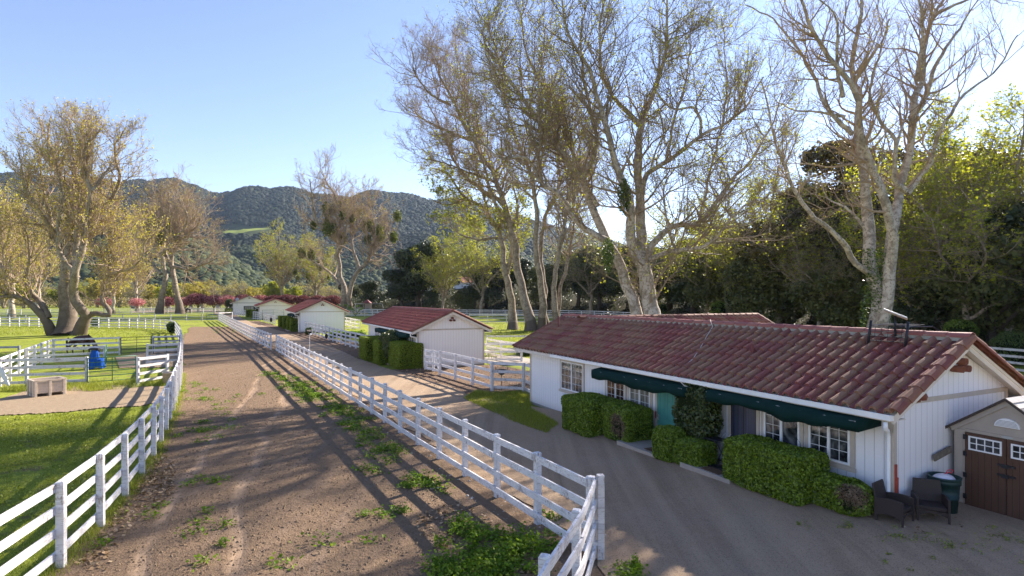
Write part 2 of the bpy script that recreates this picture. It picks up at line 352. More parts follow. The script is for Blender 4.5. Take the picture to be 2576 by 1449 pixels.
def resample(pts, n):
    pts = np.asarray(pts, float); d = np.r_[0, np.cumsum(np.linalg.norm(np.diff(pts, axis=0), axis=1))]
    t = np.linspace(0, d[-1], n); return np.stack([np.interp(t, d, pts[:, k]) for k in range(pts.shape[1])], 1)
def spline(pts, n):
    pts = np.asarray(pts, float); m = len(pts)
    if m < 3: return resample(pts, n)
    d = np.r_[0, np.cumsum(np.linalg.norm(np.diff(pts, axis=0), axis=1))]
    tan = np.gradient(pts, d, axis=0); t = np.linspace(0, d[-1], n); i = np.clip(np.searchsorted(d, t, 'right')-1, 0, m-2)
    h = (d[i+1]-d[i])[:, None]; s = ((t-d[i])/h[:, 0])[:, None]
    return (2*s**3-3*s**2+1)*pts[i] + (s**3-2*s**2+s)*h*tan[i] + (-2*s**3+3*s**2)*pts[i+1] + (s**3-s**2)*h*tan[i+1]
def sheet(name, left, right, off, mat, n=260, m=16, jit=.25, kind='structure'):
    L = resample(left, n); R = resample(right, n)
    def wob(ph):
        s = np.arange(n); return jit*(np.sin(s*.13+ph)*.5+np.sin(s*.41+ph*3)*.3+rng.normal(0, .35, n))
    dr = R-L; w = np.linalg.norm(dr, axis=1, keepdims=True)+1e-6; dr = dr/w
    L = L+dr*wob(1.)[:, None]; R = R+dr*wob(2.)[:, None]
    t = np.linspace(0, 1, m)[None, :, None]; G = L[:, None]*(1-t)+R[:, None]*t
    Z = gz(G[..., 0], G[..., 1])+off
    o = npobj(name, np.concatenate([G, Z[..., None]], -1), gridfaces(n, m)[:, ::-1], mat, smooth=True); o['kind'] = kind; return o
# fence lines (world)
cornerA = P(1487, 1407); 
gapA = P(696, 884); gapB = P(681, 880); endA = P(551, 807)
near_run = [cornerA, gapA]; far_run = [gapB, endA]
Lt = [(57, 1270), (192, 1188), (270, 1129), (327, 1081), (368, 1042), (397, 1010), (413, 987), (424, 965.8), (435, 947), (442, 930.6), (448, 917), (453, 906.5), (457, 880), (458, 860), (458, 842.7), (453, 825), (440, 807.5), (426, 804), (396, 802), (330, 800), (220, 798.7), (0, 796.5), (-300, 795)]
left_run = [(-6.9, 4.5)]+[P(a, b, 1.53) for a, b in Lt]
fdir = np.array(gapA)-np.array(cornerA); fdir /= np.linalg.norm(fdir); fperp = np.array([fdir[1], -fdir[0]])
def alongf(p, off): return tuple(np.array(p)+fperp*off)
# dirt strip
sheet('dirt_track', [(-5.5, 2.), (-6.9, 4.5)]+left_run[1:17]+[P(480, 822)], [(1.5, 2.), (.2, 6.)]+[alongf(cornerA, .9)]+[alongf(gapA, .7), alongf(P(575, 822), 0)], .010, M['soil'], 340, 22, .3)
road_l = [(.3, 1.5), (.6, 6.5), alongf(cornerA, .5), alongf((-5, 23), .2)]
road_l = [(.3, 1.5), (.8, 6.5)]+[alongf(cornerA, .35), alongf(gapA, .55), alongf(endA, .5), alongf(endA, .5)+np.array(fdir)*60]
road_r = [uv(-5, 21), uv(2, 20), uv(8, 17.5), uv(15, 13.4), uv(22, 11.5), uv(23.6, 11.0), uv(25, 10.4), uv(29, 10.2), uv(36, 9.2), uv(44, 8.6), uv(57, 8.0), uv(82, 5.6), uv(120, 1.2), tuple(np.array(uv(120, 1.2))+np.array(fdir)*60)]
sheet('road', road_l, road_r, [.03][0], M['road'], 420, 26, .22)
sheet('paddock_dirt', [P(-250, 1020), P(0, 1003), P(60, 985), P(110, 975), P(250, 969), P(425, 972)], [P(-250, 1060), P(0, 1045), P(80, 1042), P(200, 1032), P(350, 1020), P(408, 1012)], .010, M['paddock'], 160, 12, .22)
sheet('corral_dirt', [P(290, 897), P(370, 884), P(452, 880)], [P(300, 925), P(372, 925), P(446, 922)], .010, M['paddock'], 60, 8, .5)
sheet('leaf_bed', [uv(24.5, 9.9), uv(29, 9.95), uv(36, 8.95), uv(37.6, 8.9)], [uv(22.8, 17), uv(29, 17.5), uv(37.2, 16.8)], .012, M['mulch'], 80, 12, .4)
sheet('leaf_bed', [uv(44.5, 8.4), uv(57, 7.7), uv(82, 5.3), uv(118, 1.2)], [uv(45, 14), uv(57, 12), uv(82, 7.6), uv(118, 3.4)], .012, M['mulch'], 80, 12, .4)
sheet('far_path', [P(330, 782.), P(560, 779.)], [P(330, 786), P(552, 784)], .012, M['paddock'], 40, 4, .3)
# patio behind second cottage
pb = MB(); c = uv(37.9, 16.8)
tag(npobj('patio_slab', [(*uv(36.3, 16.9), .05), (*uv(36.5, 20.5), .05), (*uv(42, 20.5), .05), (*uv(41.8, 16.9), .05)], [(0, 1, 2, 3)], M['concrete']), kind='structure')

# bank beyond the back fence
BC = [(-95, 330), (-80, 240), (-60, 175), (-40, 146), (-12, 133), (16, 126), (27, 108), (31, 80), (33, 50), (33, 34), (32, 18), (31, -10), (31, -60)]
bc = spline(BC, 90); tg = np.gradient(bc, axis=0); tg /= np.linalg.norm(tg, axis=1, keepdims=True); bn = np.stack([-tg[:, 1], tg[:, 0]], 1)
offs = [3, 6, 10, 16, 25, 40, 60, 100, 170]; hts = [-.5, .9, 2.2, 3.8, 5.5, 7.5, 9, 11, 11]
G = np.stack([bc+bn*(-0 if False else 1)*(o_) for o_ in offs], 1)
def bank_point(i, off):
    """world point on the bank: i in 0..89 along the fence, off metres outwards"""
    p = bc[int(i)]+bn[int(i)]*off; z = np.interp(off, offs, hts)+gz(*p); return (p[0], p[1], z)
ZZ = np.stack([np.full(90, h) for h in hts], 1)+gz(G[..., 0], G[..., 1])
ZZ = ZZ+rng.normal(0, .25, ZZ.shape)
tag(npobj('hillside', np.concatenate([G, ZZ[..., None]], -1), gridfaces(90, len(offs)), M['bank'], smooth=True), kind='structure')

# ------------------------------------------------------------------ fences
def post_mesh(h, w, mat):
    m = MB(); m.box(-w/2, w/2, -w/2, w/2, -.1, h-.012).add([(-w/2+.012, -w/2+.012, h), (w/2-.012, -w/2+.012, h), (w/2-.012, w/2-.012, h), (-w/2+.012, w/2-.012, h), (-w/2, -w/2, h-.012), (w/2, -w/2, h-.012), (w/2, w/2, h-.012), (-w/2, w/2, h-.012)], [(0, 1, 2, 3), (4, 5, 1, 0), (5, 6, 2, 1), (6, 7, 3, 2), (7, 4, 0, 3)])
    return m.mesh('post', mat)
_pm = {}
def fence(label, path, h=1.53, sp=1.85, rails=4, rh=.145, mat='fence', side=1, group=None, pw=.125, top=None, skip=0, seg=1, name='white_fence', wire=False):
    path = np.asarray(path, float); L = np.linalg.norm(np.diff(path, axis=0), axis=1).sum(); n = max(2, int(round(L/sp))+1)
    pts = resample(path, n); root = empty(name, (*pts[0], gz(*pts[0])), 0, label, 'fence', group or 'white board fences around the paddocks')
    o0 = Vector(root.location); key = (h, pw, mat)
    if key not in _pm: _pm[key] = post_mesh(h, pw, M[mat])
    lr = random.Random(len(label)*7+n)
    tg = np.gradient(pts, axis=0); tg /= np.linalg.norm(tg, axis=1, keepdims=True); nr = np.stack([tg[:, 1], -tg[:, 0]], 1)
    npost = n if n <= 100 else 100
    for i in range(n if n <= 100 else 100):
        o = bpy.data.objects.new('post', _pm[key]); link(o, root)
        o.location = Vector((*pts[i], gz(*pts[i])))-o0; o.rotation_euler = (lr.uniform(-.012, .012), lr.uniform(-.012, .012), math.atan2(tg[i, 1], tg[i, 0])+lr.uniform(-.03, .03))
    T = h-.03 if top is None else top
    for k in range(rails):
        m = MB(); zc = T-rh/2-k*(T-.22-rh*.3)/(rails-1 if rails > 1 else 1)*.98
        off = side*(pw/2+.021)
        for i in range(n-1):
            a = pts[i]+nr[i]*off; b = pts[i+1]+nr[i+1]*off
            d = (b-a)/np.linalg.norm(b-a)*.004
            za = gz(*pts[i])+zc+lr.uniform(-.012, .012); zb = gz(*pts[i+1])+zc+lr.uniform(-.012, .012)
            w = .04+lr.uniform(-.003, .003)
            m.bar((a[0]+d[0]-o0.x, a[1]+d[1]-o0.y, za-o0.z), (b[0]-d[0]-o0.x, b[1]-d[1]-o0.y, zb-o0.z), w, rh+lr.uniform(-.006, .006), lr.random())
        m.build('rail', M[mat], root)
    if wire:
        m = MB()
        for i in range(n-1):
            a = pts[i]-nr[i]*side*.07; b = pts[i+1]-nr[i+1]*side*.07; za = gz(*pts[i])-o0.z; ll = np.linalg.norm(b-a)
            for q in np.arange(0, ll, .1):
                c = a+(b-a)*q/ll; m.bar((c[0]-o0.x, c[1]-o0.y, za+.05), (c[0]-o0.x, c[1]-o0.y, za+1.35), .004, .004)
            for z in np.arange(.1, 1.35, .1): m.bar((a[0]-o0.x, a[1]-o0.y, za+z), (b[0]-o0.x, b[1]-o0.y, za+z), .004, .004)
        m.build('wire_mesh', M['galv'], root)
    return root
RF = 'white board fences along the sandy road'
fence('long white fence between brown track and sandy road, near stretch up to the corner post', near_run, side=-1, group=RF)
cp = np.array(cornerA)+np.array([.17, -.02])
m_ = empty('gate_post', (*cp, gz(*cp)), .1, 'separate weathered post standing right beside the corner of the near fence', 'post')
k = MB(); k.box(-.06, .06, -.06, .06, -.1, 1.56); k.build('post', M['fence_old'], m_)
for z in (1.44, 1.05, .66, .28):
    k = MB(); k.box(-.13, -.062, -.03, .03, z-.07, z+.07); k.build('spacer', M['fence_old'], m_)
fence('short white fence leaving the corner post towards the lower edge of the photo', [cornerA, P(1447, 1543.), (.28, 6.9), (-.45, 4.6), (-1.2, 2.4)], side=-1, sp=1.75, group=RF)
fence('white four-board fence between the track and the road beyond the narrow gap', far_run, side=-1, group=RF)
fence('long curving white fence between the grass paddock and the brown track', left_run[:-1], side=-1, sp=1.9, mat='fence')
# grey cross fence at the end of the track with green gate
fence('grey three-board fence crossing the far end of the brown track', [P(-60, 810), P(160, 809), P(352, 808), P(516, 807), P(549, 806.5)], h=1.4, sp=2.9, rails=3, rh=.13, mat='fence_grey', side=1)
for i, (lb, pp) in enumerate([
    ('far white fence in front of the plum trees at the foot of the meadow', [P(300, 788.5), P(430, 788), P(570, 787.5)]),
    ('distant white fence running behind the big left sycamore', [P(-120, 792), P(60, 791), P(210, 789.5), P(300, 788.5)]),
    ('farthest white fence beyond the plum trees in the meadow', [P(355, 782.5), P(460, 782.2), P(575, 782)])]):
    fence(lb, pp, h=1.35, sp=3, rails=4, rh=.13, group='far white fences in the meadow', pw=.14)
# corral
KG = 'peeling white corral fences in the left paddock'
k1a, k1b = P(-90, 976), P(217.6, 966)
fence('peeling white fence directly behind the cream plastic bin', [k1a, k1b], mat='fence_old', side=1, group=KG, sp=2.9)
fence('short peeling white fence between the nearer green gate and the long curving fence', [P(347, 968), P(421, 956)], mat='fence_old', side=1, group=KG, sp=2.9)
fence('white corral fence left of the blue blanket, middle one of three', [P(64, 936), P(160, 930), P(262, 924)], mat='fence_old', side=1, group=KG, sp=3)
fence('short white corral fence facing the blue blanket across the gateway', [P(370, 918), P(450, 912)], mat='fence', side=1, group=KG, sp=2.9)
fence('white corral fence just in front of the dark bay horse', [P(136, 900), P(226, 896), P(301, 892)], mat='fence', side=1, group=KG, sp=3)
fence('short white fence behind the farther dark gate, topmost at the curving fence', [P(386, 889), P(456, 885)], mat='fence', side=1, group=KG, sp=2.9)
fence('sunlit white fence along the left side of the corral', [P(134, 900), P(64, 936), P(0, 971)], mat='fence', side=1, group=KG, sp=2.6)
fence('grey single-rail fence at the left photo edge behind the corral', [P(-60, 916), P(48, 914)], h=1.3, rails=2, mat='fence_grey', side=1, group=KG, sp=3)
def pipe_gate(label, a, b, h=1.45, mat='gate', n=6, open_=None, lift=.12, cat='gate', name='pipe_gate'):
    a = Vector((*a, gz(*a)+lift)); b = Vector((*b, gz(*b)+lift)); r = empty(name, a, 0, label, cat); d = b-a
    z = Vector((0, 0, h-lift)); r_ = .032
    for q_ in ((Vector((0, 0, 0)), z), (d, d+z)): fr = MB(); fr.tube(q_, r_); fr.build('gate_post', M[mat], r, True)
    st = MB(); st.tube([d*.5, d*.5+z], .02); st.build('stile', M[mat], r, True)
    for i in range(n):
        k = MB(); zz = Vector((0, 0, (h-lift)*(i/(n-1))**.93)); k.tube([zz, d+zz], .026, 6); k.build('bar', M[mat], r, True)
    return r
pipe_gate('green pipe gate with six bars in the nearer corral fence', P(220, 967), P(342, 957))
pipe_gate('dark pipe gate in the corral fence beside the bay horse', P(304, 892), P(383, 888), mat='gate_dark')
pipe_gate('green pipe gate standing open edge-on beside the blue blanket', P(264, 924), P(268, 917), n=4)
pipe_gate('small green pipe gate set into the grey fence at the end of the track', P(519, 807), P(534, 806.6), h=1.35, n=5)
for lb, q, g_ in (('short dark pipe panel behind the last corral fence', (P(386, 893), P(452, 890)), 'gate_dark'),):
    pipe_gate(lb, *q, mat=g_)

# fence and double gate between the second cottage and the near one
hA = P(1053, 930); hB = P(1067, 934); hC = P(1107, 944); hD = P(1238, 984)
HG = 'white fences between the cottages'
def plank_gate(label, pts):
    r = empty('white_gate', (*pts[0], gz(*pts[0])), 0, label, 'gate'); o = Vector(r.location)
    ps = [Vector((*p, gz(*p)))-o for p in pts]
    for j in range(len(ps)-1):
        a, b = ps[j], ps[j+1]; k = MB(); e = (b-a)*.03
        for z in (1.40, 1.02, .64, .26): k.bar(a+e+Vector((0, 0, z)), b-e+Vector((0, 0, z)), .04, .14)
        for q in (a+e*2, b-e*2): k.bar(q+Vector((0, 0, .15)), q+Vector((0, 0, 1.5)), .05, .11, up=(1, 0, 0))
        lf = k.build('leaf', M['fence'], r)
        k = MB(); s = a if j == 0 else b; q = b if j == 0 else a
        k.bar(s+(q-s)*.12+Vector((0, 0, .2)), q-(q-s)*.1+Vector((0, 0, 1.35)), .045, .11); k.build('brace', M['fence'], r)
        for z in (1.4, .64, .26):
            k = MB(); k.box(-.03, .05, -.05, .0, z-.05, z+.05, M=Matrix.Translation(a)); k.build('hinge', M['black'], r)
    return r
plank_gate('white double gate with braces beside the downspout of the second cottage', [P(1068, 935), P(1090, 939.5), P(1107, 944)])
fence('white four-board fence running along the road from the double gate to the corner post', [hC, hD], sp=2.1, side=-1, group=HG, mat='fence')
fence('white board fence from the corner post to the near house wall', [hD, P(1300, 979.5), uv(22.9, 12.5)], sp=2.6, side=-1, group=HG, wire=True)
fence('low wire-backed fence in front of the second cottage patio', [P(1216, 912), P(1312, 911)], h=1.45, rails=3, sp=3.4, side=-1, group=HG, wire=True)
fence('sunlit white fence along the side of the second cottage patio', [P(1226, 893), P(1262, 902), P(1312, 911)], h=1.45, rails=3, sp=2.6, side=1, group=HG)
fence('white three-board fence behind the patio of the second cottage', [P(1226, 884), P(1352, 883), P(1420, 883)], h=1.45, rails=3, sp=4, side=-1, group=HG)
fence('white four-board fence along the road beside the third cottage', [P(755, 834), P(800, 847), P(883, 874), P(925, 886)], sp=1.9, side=-1, group=HG)
fence('white board fence reaching right from the third cottage wall', [P(853, 829), P(905, 828.5)], h=1.45, rails=3, sp=2.6, side=-1, group=HG)
fence('sunlit white fence closing the yard behind the third cottage', [P(853, 815), P(905, 828.5)], h=1.45, rails=3, sp=3, side=1, group=HG)
fence('white fence beside the road between the fourth and third cottages', [P(664, 809), P(692, 817)], sp=2, side=-1, group=HG)
fence('white fence beside the road in front of the fifth cottage', [P(588, 793), P(618, 797)], sp=2, side=-1, group=HG)
fence('white railing closing the end of the road fence', [P(551, 806), P(584, 804)], rails=2, sp=5, side=-1, group=HG)
k = [P(637, 803), P(646, 803.6), P(657, 805)]; fence('white gate panels beside the hedges of the fourth cottage', k, h=1.6, sp=1.2, rh=.16, side=-1, group=HG)
pipe_gate('rusty pipe gate in front of the fourth cottage', P(660, 806), P(714, 804), mat='gate_dark', h=2.0, n=4)
# paddock fences on the right
BG = 'white fences in front of the dark wooded bank'
fence('white three-board fence crossing the yard behind the third cottage', [P(852, 797), P(960, 795), P(1010, 794)], h=1.6, rails=3, sp=3.1, group=BG, side=-1)
fence('white three-board fence crossing the shady lawn behind the second cottage', [P(1180, 813), P(1318, 812), P(1410, 811)], h=1.6, rails=3, sp=3.6, group=BG, side=-1)
fence('long white four-board fence at the foot of the wooded bank', [(-45, 138), (-12, 130), (8, 126.5), (18, 121), (27, 106)], rails=4, sp=3, group=BG, side=-1)
fence('white four-board fence descending along the bank behind the near house', [(27, 106), (29.5, 92), (30.5, 70), (31, 50), (31.2, 36), (30.5, 22)], rails=4, sp=3, group=BG, side=-1)
fence('white fence at the left end of the wooded bank near the swings', [P(848, 788), P(905, 787), P(1000, 786)], h=1.45, rails=3, sp=3, group=BG, side=-1)

# ------------------------------------------------------------------ cottages
YAW = math.atan2(.4345, .9007)
def tile_slope(mb, y0, y1, xe, ze, xr, zr, pitch=.285, course=.42, sgn=1, det=True, seed=0):
    """barrel tiles on one slope from eave (xe,ze) up to ridge (xr,zr), running y0..y1"""
    r = random.Random(seed); S = math.hypot(xr-xe, zr-ze); ca, sa = (xr-xe)/S, (zr-ze)/S; nx, nz = -sa*(1 if ca > 0 else 1), abs(ca)
    if ca < 0: nx = -sa*-1
    nx = -sa if ca > 0 else sa
    nc = max(1, round(S/course)); course = S/nc; nt = max(1, round((y1-y0)/pitch)); pitch = (y1-y0)/nt
    prof = [(0, .0), (.05, .045), (.15, .086), (.28, .102), (.41, .086), (.51, .045), (.56, .0), (.78, -.012), (1.0, 0.)] if det else [(0, 0), (.12, .055), (.31, .085), (.5, .055), (.62, 0), (1., 0.)]
    K = len(prof)
    for i in range(nc):
        for j in range(nt):
            jt = r.uniform(-.006, .006); jh = r.uniform(-.004, .006); a = r.random(); ds = r.uniform(-.012, .012)
            vs = []
            for s, lift in ((i*course-.03+ds, (.050 if det else .085)+jh), ((i+1)*course+.03, .008)):
                for u, h in prof:
                    hh = h*(1. if s < (i+.5)*course else .9)+lift
                    vs.append((xe+ca*s+nx*hh, y0+(j+u)*pitch+jt, ze+sa*s+nz*hh))
            lip = [(xe+ca*(i*course-.03+ds)+nx*(h-.0), y0+(j+u)*pitch+jt, ze+sa*(i*course-.03+ds)+nz*(h*.82+.012)) for u, h in prof]
            fs = [(k, k+1, K+k+1, K+k) for k in range(K-1)]+[(2*K+k, 2*K+k+1, k+1, k) for k in range(K-1)]
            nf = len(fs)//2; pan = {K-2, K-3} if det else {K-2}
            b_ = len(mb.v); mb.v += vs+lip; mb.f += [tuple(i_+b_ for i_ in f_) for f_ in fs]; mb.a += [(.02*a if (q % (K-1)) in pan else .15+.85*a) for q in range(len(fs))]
def capline(mb, a, b, r0=.11, L=.42, flat=.75, seed=0, n=7):
    rr = random.Random(seed); a = Vector(a); b = Vector(b); d = b-a; N = max(1, round(d.length/L)); d.normalize(); L = (b-a).length/N
    side = d.cross(Vector((0, 0, 1))).normalized(); up = side.cross(d)
    for i in range(N):
        vs = []; at = rr.random()
        for s, k in ((i*L-.02, 1.08), ((i+1)*L+.03, .93)):
            for q in range(n):
                an = math.pi*q/(n-1)*1.1-.05*math.pi
                vs.append(a+d*s+side*math.cos(an)*r0*k+up*(math.sin(an)*r0*flat*k+rr.uniform(0, .004)))
        lip = [v*.0+v-up*.0 for v in vs[:n]]; lip = [p+(a+d*(i*L-.02)-p)*.14 for p in lip]
        mb.add(vs+lip, [(k, k+1, n+k+1, n+k) for k in range(n-1)]+[(2*n+k, 2*n+k+1, k+1, k) for k in range(n-1)], at)
def window(parent, y0, y1, z0, z1, x=0., glass='glass', face=-1, cols=3, rows=3, trim='trim', plainright=False, sill=True, split=True):
    """sliding window in the wall plane x, outward normal (face,0,0)"""
    f = face; m = MB(); w = .10
    def bx(mb, xa, xb, *r):
        a, b = sorted((x+f*xa, x+f*xb)); mb.box(a, b, *r)
    bx(m, 0, .030, y0-w, y0, z0-w, z1+w); bx(m, 0, .030, y1, y1+w, z0-w, z1+w); bx(m, 0, .033, y0, y1, z1, z1+w); bx(m, 0, .033, y0, y1, z0-w, z0)
    if sill: bx(m, .0335, .06, y0-w-.04, y1+w+.04, z0-w-.02, z0-.03)
    c = m.build('window', M[trim], parent)
    g = MB(); bx(g, .004, .012, y0, y1, z0, z1); g.build('pane', M[glass], c)
    q = MB(); e = .045
    bx(q, .0, .042, y0, y0+e, z0, z1); bx(q, .0, .042, y1-e, y1, z0, z1); bx(q, .0, .040, y0+e, y1-e, z0, z0+e); bx(q, .0, .040, y0+e, y1-e, z1-e, z1)
    ym = (y0+y1)/2
    if split: bx(q, .0, .044, ym-.03, ym+.03, z0+e, z1-e)
    q.build('frame', M['white'], c)
    if cols:
        q = MB(); t = .005
        halves = [(y0+e, ym-.03), (ym+.03, y1-e)] if split else [(y0+e, y1-e)]
        if plainright: halves = halves[1:]
        for ya, yb in halves:
            for i in range(1, cols): yy = ya+(yb-ya)*i/cols; bx(q, .012, .02, yy-t, yy+t, z0+e, z1-e)
            for i in range(1, rows): zz = z0+e+(z1-z0-2*e)*i/rows; bx(q, .0125, .0195, ya, yb, zz-t, zz+t)
        q.build('muntins', M['white'], c)
    return c
def awning(parent, y0, y1, seed=0, xo=-.80, zt=2.46, zf=2.33, val=.25):
    r = random.Random(seed); n = 46; vs = []; fs = []
    cols = []
    for i in range(n+1):
        y = y0+(y1-y0)*i/n; t = i/n
        sag = .035*math.sin(t*9+seed)+.02*math.sin(t*31+seed*2)+(.06*math.exp(-((t-.12)/.05)**2) if seed % 2 else .07*math.exp(-((t-.42)/.10)**2)*-1)
        dz = -.02*math.sin(t*math.pi*3); end = .0
        xx = xo*(1-.0)+.012*math.sin(t*45)
        cols.append([(-.02, y, zt), (xo*.5, y, (zt+zf)/2-.03+dz), (xx, y, zf+.01*math.sin(t*26)), (xx-.01+.012*math.sin(t*57), y, zf-val*.55+sag*.3), (xx+.02+.015*math.sin(t*40+1), y, zf-val+sag)])
    for c in cols: vs += c
    for i in range(n):
        for k in range(4): a = i*5+k; fs.append((a, a+5, a+6, a+1))
    m = MB().add(vs, fs)
    for i, y in ((0, y0), (n, y1)):       # closed ends
        b = cols[i]; e = MB(); k = len(m.v); m.v += [(-.02, y, zf-val*.7), (-.02, y, zf)]; m.f.append((i*5, i*5+1, i*5+2, i*5+3, i*5+4, k)); m.a.append(0.)
    o = m.build('awning', M['awning'], parent, True)
    s = o.modifiers.new('s', 'SOLIDIFY'); s.thickness = .012
    fr = MB(); fr.tube([(0, y0+.05, zf), (xo, y0+.05, zf-.02)], .012, 6).tube([(0, y1-.05, zf), (xo, y1-.05, zf-.02)], .012, 6).tube([(xo+.02, y0+.03, zf-.02), (xo+.02, y1-.03, zf-.02)], .012, 6)
    fr.build('awning_frame', M['galv'], o)
    return o
def cottage(label, loc, yaw=YAW, L=15.8, W=4.4, ez=2.52, rz=3.87, eo=.5, go=.62, far=False, near_over=.30, detail=True, layout=True, siding='siding', tile='tile', seed=1, greentrim=False, gutter=True):
    r = empty('cottage', loc, yaw, label, 'cottage', 'white cottages with red tiled roofs'); wt = ez+.06+eo*(rz-ez)/(W/2+eo)-.12; xr = W/2
    pr = rz-.16; m = MB()
    def gable(y): return [(0, y, -.3), (W, y, -.3), (W, y, wt), (xr, y, pr), (0, y, wt)]
    a, b = gable(0), gable(L); m.add(a+b, [(0, 1, 2, 3, 4), (9, 8, 7, 6, 5), (0, 4, 9, 5), (2, 1, 6, 7)]); m.build('wall', M[siding], r)
    # foundation strip, corner boards, gable band
    tr = MB(); c = .09; T = .022
    for (x, y) in ((0, 0), (W, 0), (0, L), (W, L)):
        sx = -T if x == 0 else 0; sy = -T if y == 0 else 0
        x0, x1 = (-T, c) if x == 0 else (W-c, W+T); y0, y1 = (-T, c) if y == 0 else (L-c, L+T)
        cb = MB(); cb.box(x0, x1, y0, y1, 0.0, wt-.03); cb.build('corner_board', M['trim' if not greentrim else 'gate_dark'], r)
    for ya, yb in ((-T, .001), (L-.001, L+T)): tr = MB(); tr.box(c+.002, W-c-.002, ya, yb, wt-.12, wt-.02); tr.build('gable_band', M['trim' if not greentrim else 'gate_dark'], r)
    fd = MB(); fd.box(-.03, W+.03, -.03, L+.03, -.3, .10); fd.build('foundation', M['concrete'], r)
    ye0, ye1 = -near_over, L+go
    # roof deck, tiles, ridge
    xe0, xe1 = -eo, W+eo
    dk = MB(); sl = (rz-ez)/(xr-xe0)
    z0 = ez-.03; z1 = rz-.03; th = .07
    for xa in (xe0, xe1):
        dk.add([(xa, ye0, z0), (xa, ye1, z0), (xr, ye1, z1), (xr, ye0, z1), (xa, ye0, z0-th), (xa, ye1, z0-th), (xr, ye1, z1-th), (xr, ye0, z1-th)], [(0, 1, 2, 3), (7, 6, 5, 4), (0, 4, 5, 1), (0, 3, 7, 4), (1, 5, 6, 2)])
    rf = dk.build('roof', M['fascia'], r)
    tl = MB(); tile_slope(tl, ye0, ye1, xe0-.02, ez, xr, rz, det=detail, seed=seed, pitch=.285 if detail else .34); tile_slope(tl, ye0, ye1, xe1+.02, ez, xr, rz, det=detail, seed=seed+5, pitch=.285 if detail else .34)
    tl.build('tiles', M[tile], rf)
    mo = MB(); mo.box(xr-.13, xr+.13, ye0+.03, ye1-.03, rz-.02, rz+.085); mo.build('mortar', M['mortar'], rf)
    rd = MB(); capline(rd, (xr, ye0-.03, rz+.07), (xr, ye1+.03, rz+.07), .14, .45, .7, seed); rd.build('ridge_cap', M['ridge'], rf)
    for yy in (ye0-.01, ye1+.01):
        rk = MB()
        for xa in (xe0-.02, xe1+.02): capline(rk, (xa, yy, ez+.045), (xr, yy, rz+.045), .12, .44, .9, seed)
        rk.build('rake_tile', M['rake'], rf)
    bb = MB()
    for yy in (ye0+.035, ye1-.035):
        for xa in (xe0, xe1): bb.bar((xa, yy, z0-.10), (xr, yy, z1-.10), .035, .15)
    for xa in (xe0+.02, xe1-.02): bb.box(xa-.018, xa+.018, ye0+.06, ye1-.06, z0-.125, z0-.035)
    bb.build('fascia', M['fascia'], rf)
    sf = MB()
    for xa, xb in ((xe0+.04, -.0), (W+.0, xe1-.04)): sf.box(min(xa, xb), max(xa, xb), ye0+.06, ye1-.06, z0-.124, z0-.105)
    sf.build('soffit', M['fascia'], rf)
    if gutter:
        g = MB(); gy1 = L*.82 if layout else L
        xg = xe0-.055
        g.box(xg-.05, xg+.05, ye0+.0, gy1, ez-.115, ez-.105).box(xg-.055, xg-.045, ye0, gy1, ez-.11, ez-.015).box(xg+.045, xg+.052, ye0, gy1, ez-.11, ez-.015).box(xg-.066, xg-.0455, ye0-.004, gy1, ez-.022, ez-.002).box(xg-.0545, xg+.0495, ye0-.006, ye0+.004, ez-.1145, ez-.01)
        g.build('gutter', M['white'], r)
        d = MB(); d.tube([(xg, ye0+.12, ez-.16), (xg, ye0+.12, ez-.30), (-.10, .05, ez-.42), (-.06, .06, ez-.55), (-.06, .06, .12), (-.16, .06, .06)], .042, 8); d.build('downspout', M['white'], r, True)
    # clay vent tubes in the gable
    for i, (dx, dz) in enumerate(((-.13, 0), (.13, .0), (0, .16))):
        v = MB(); zc = pr-.46+dz; X0 = xr+dx
        n = 12; pr_ = [(.075, 0), (.075, .22), (.058, .22), (.058, .02)]
        vs = [(X0+q*math.cos(6.2832*k/n), -.02-w_, zc+q*math.sin(6.2832*k/n)) for q, w_ in pr_ for k in range(n)]
        v.add(vs, [(ii*n+k, ii*n+(k+1) % n, (ii+1)*n+(k+1) % n, (ii+1)*n+k) for ii in range(3) for k in range(n)]+[tuple(range(3*n, 4*n))])
        v.build('vent_tube', M['clay'], r, True)
    v = MB(); v.lathe([(.05, 0), (.05, .30), (.0, .30)], (xr-1.3, L*.27, rz-.65), 10).lathe([(.16, -.06), (.05, .06)], (xr-1.3, L*.27, rz-.65), 10); v.build('vent_pipe', M['rake'], rf, True)
    if layout:
        k = L/15.8
        window(r, 11.42*k, 13.05*k, 1.08, 2.22, glass='glass', cols=3, rows=4)
        window(r, 8.80*k, 9.86*k, 1.10, 2.12, glass='glass_blind', cols=2, rows=4)
        window(r, 7.48*k, 8.54*k, 1.10, 2.12, glass='glass_curtain', cols=2, rows=4)
        window(r, 2.10*k, 3.10*k, 1.16, 2.14, glass='glass', cols=2, rows=4, plainright=True)
        window(r, .88*k, 1.86*k, 1.16, 2.14, glass='glass', cols=2, rows=4)
        # teal door
        d = MB(); y0, y1 = 6.30*k, 7.14*k
        d.box(-.03, .0, y0-.09, y0, .1, 2.18).box(-.03, 0, y1, y1+.09, .1, 2.18).box(-.032, 0, y0, y1, 2.1, 2.18)
        dc = d.build('door_frame', M['trim'], r)
        e = MB(); e.box(-.022, .0, y0, y1, .12, 2.1)
        for yy in (y0+.13, y0+.47):
            for za, zb in ((.25, .85), (1.0, 1.9)): 
                e.box(-.030, -.0215, yy, yy+.02, za, zb).box(-.030, -.0215, yy+.22, yy+.24, za, zb).box(-.030, -.0215, yy+.02, yy+.22, za, za+.02).box(-.030, -.0215, yy+.02, yy+.22, zb-.02, zb)
        dd = e.build('door', M['teal'], r)
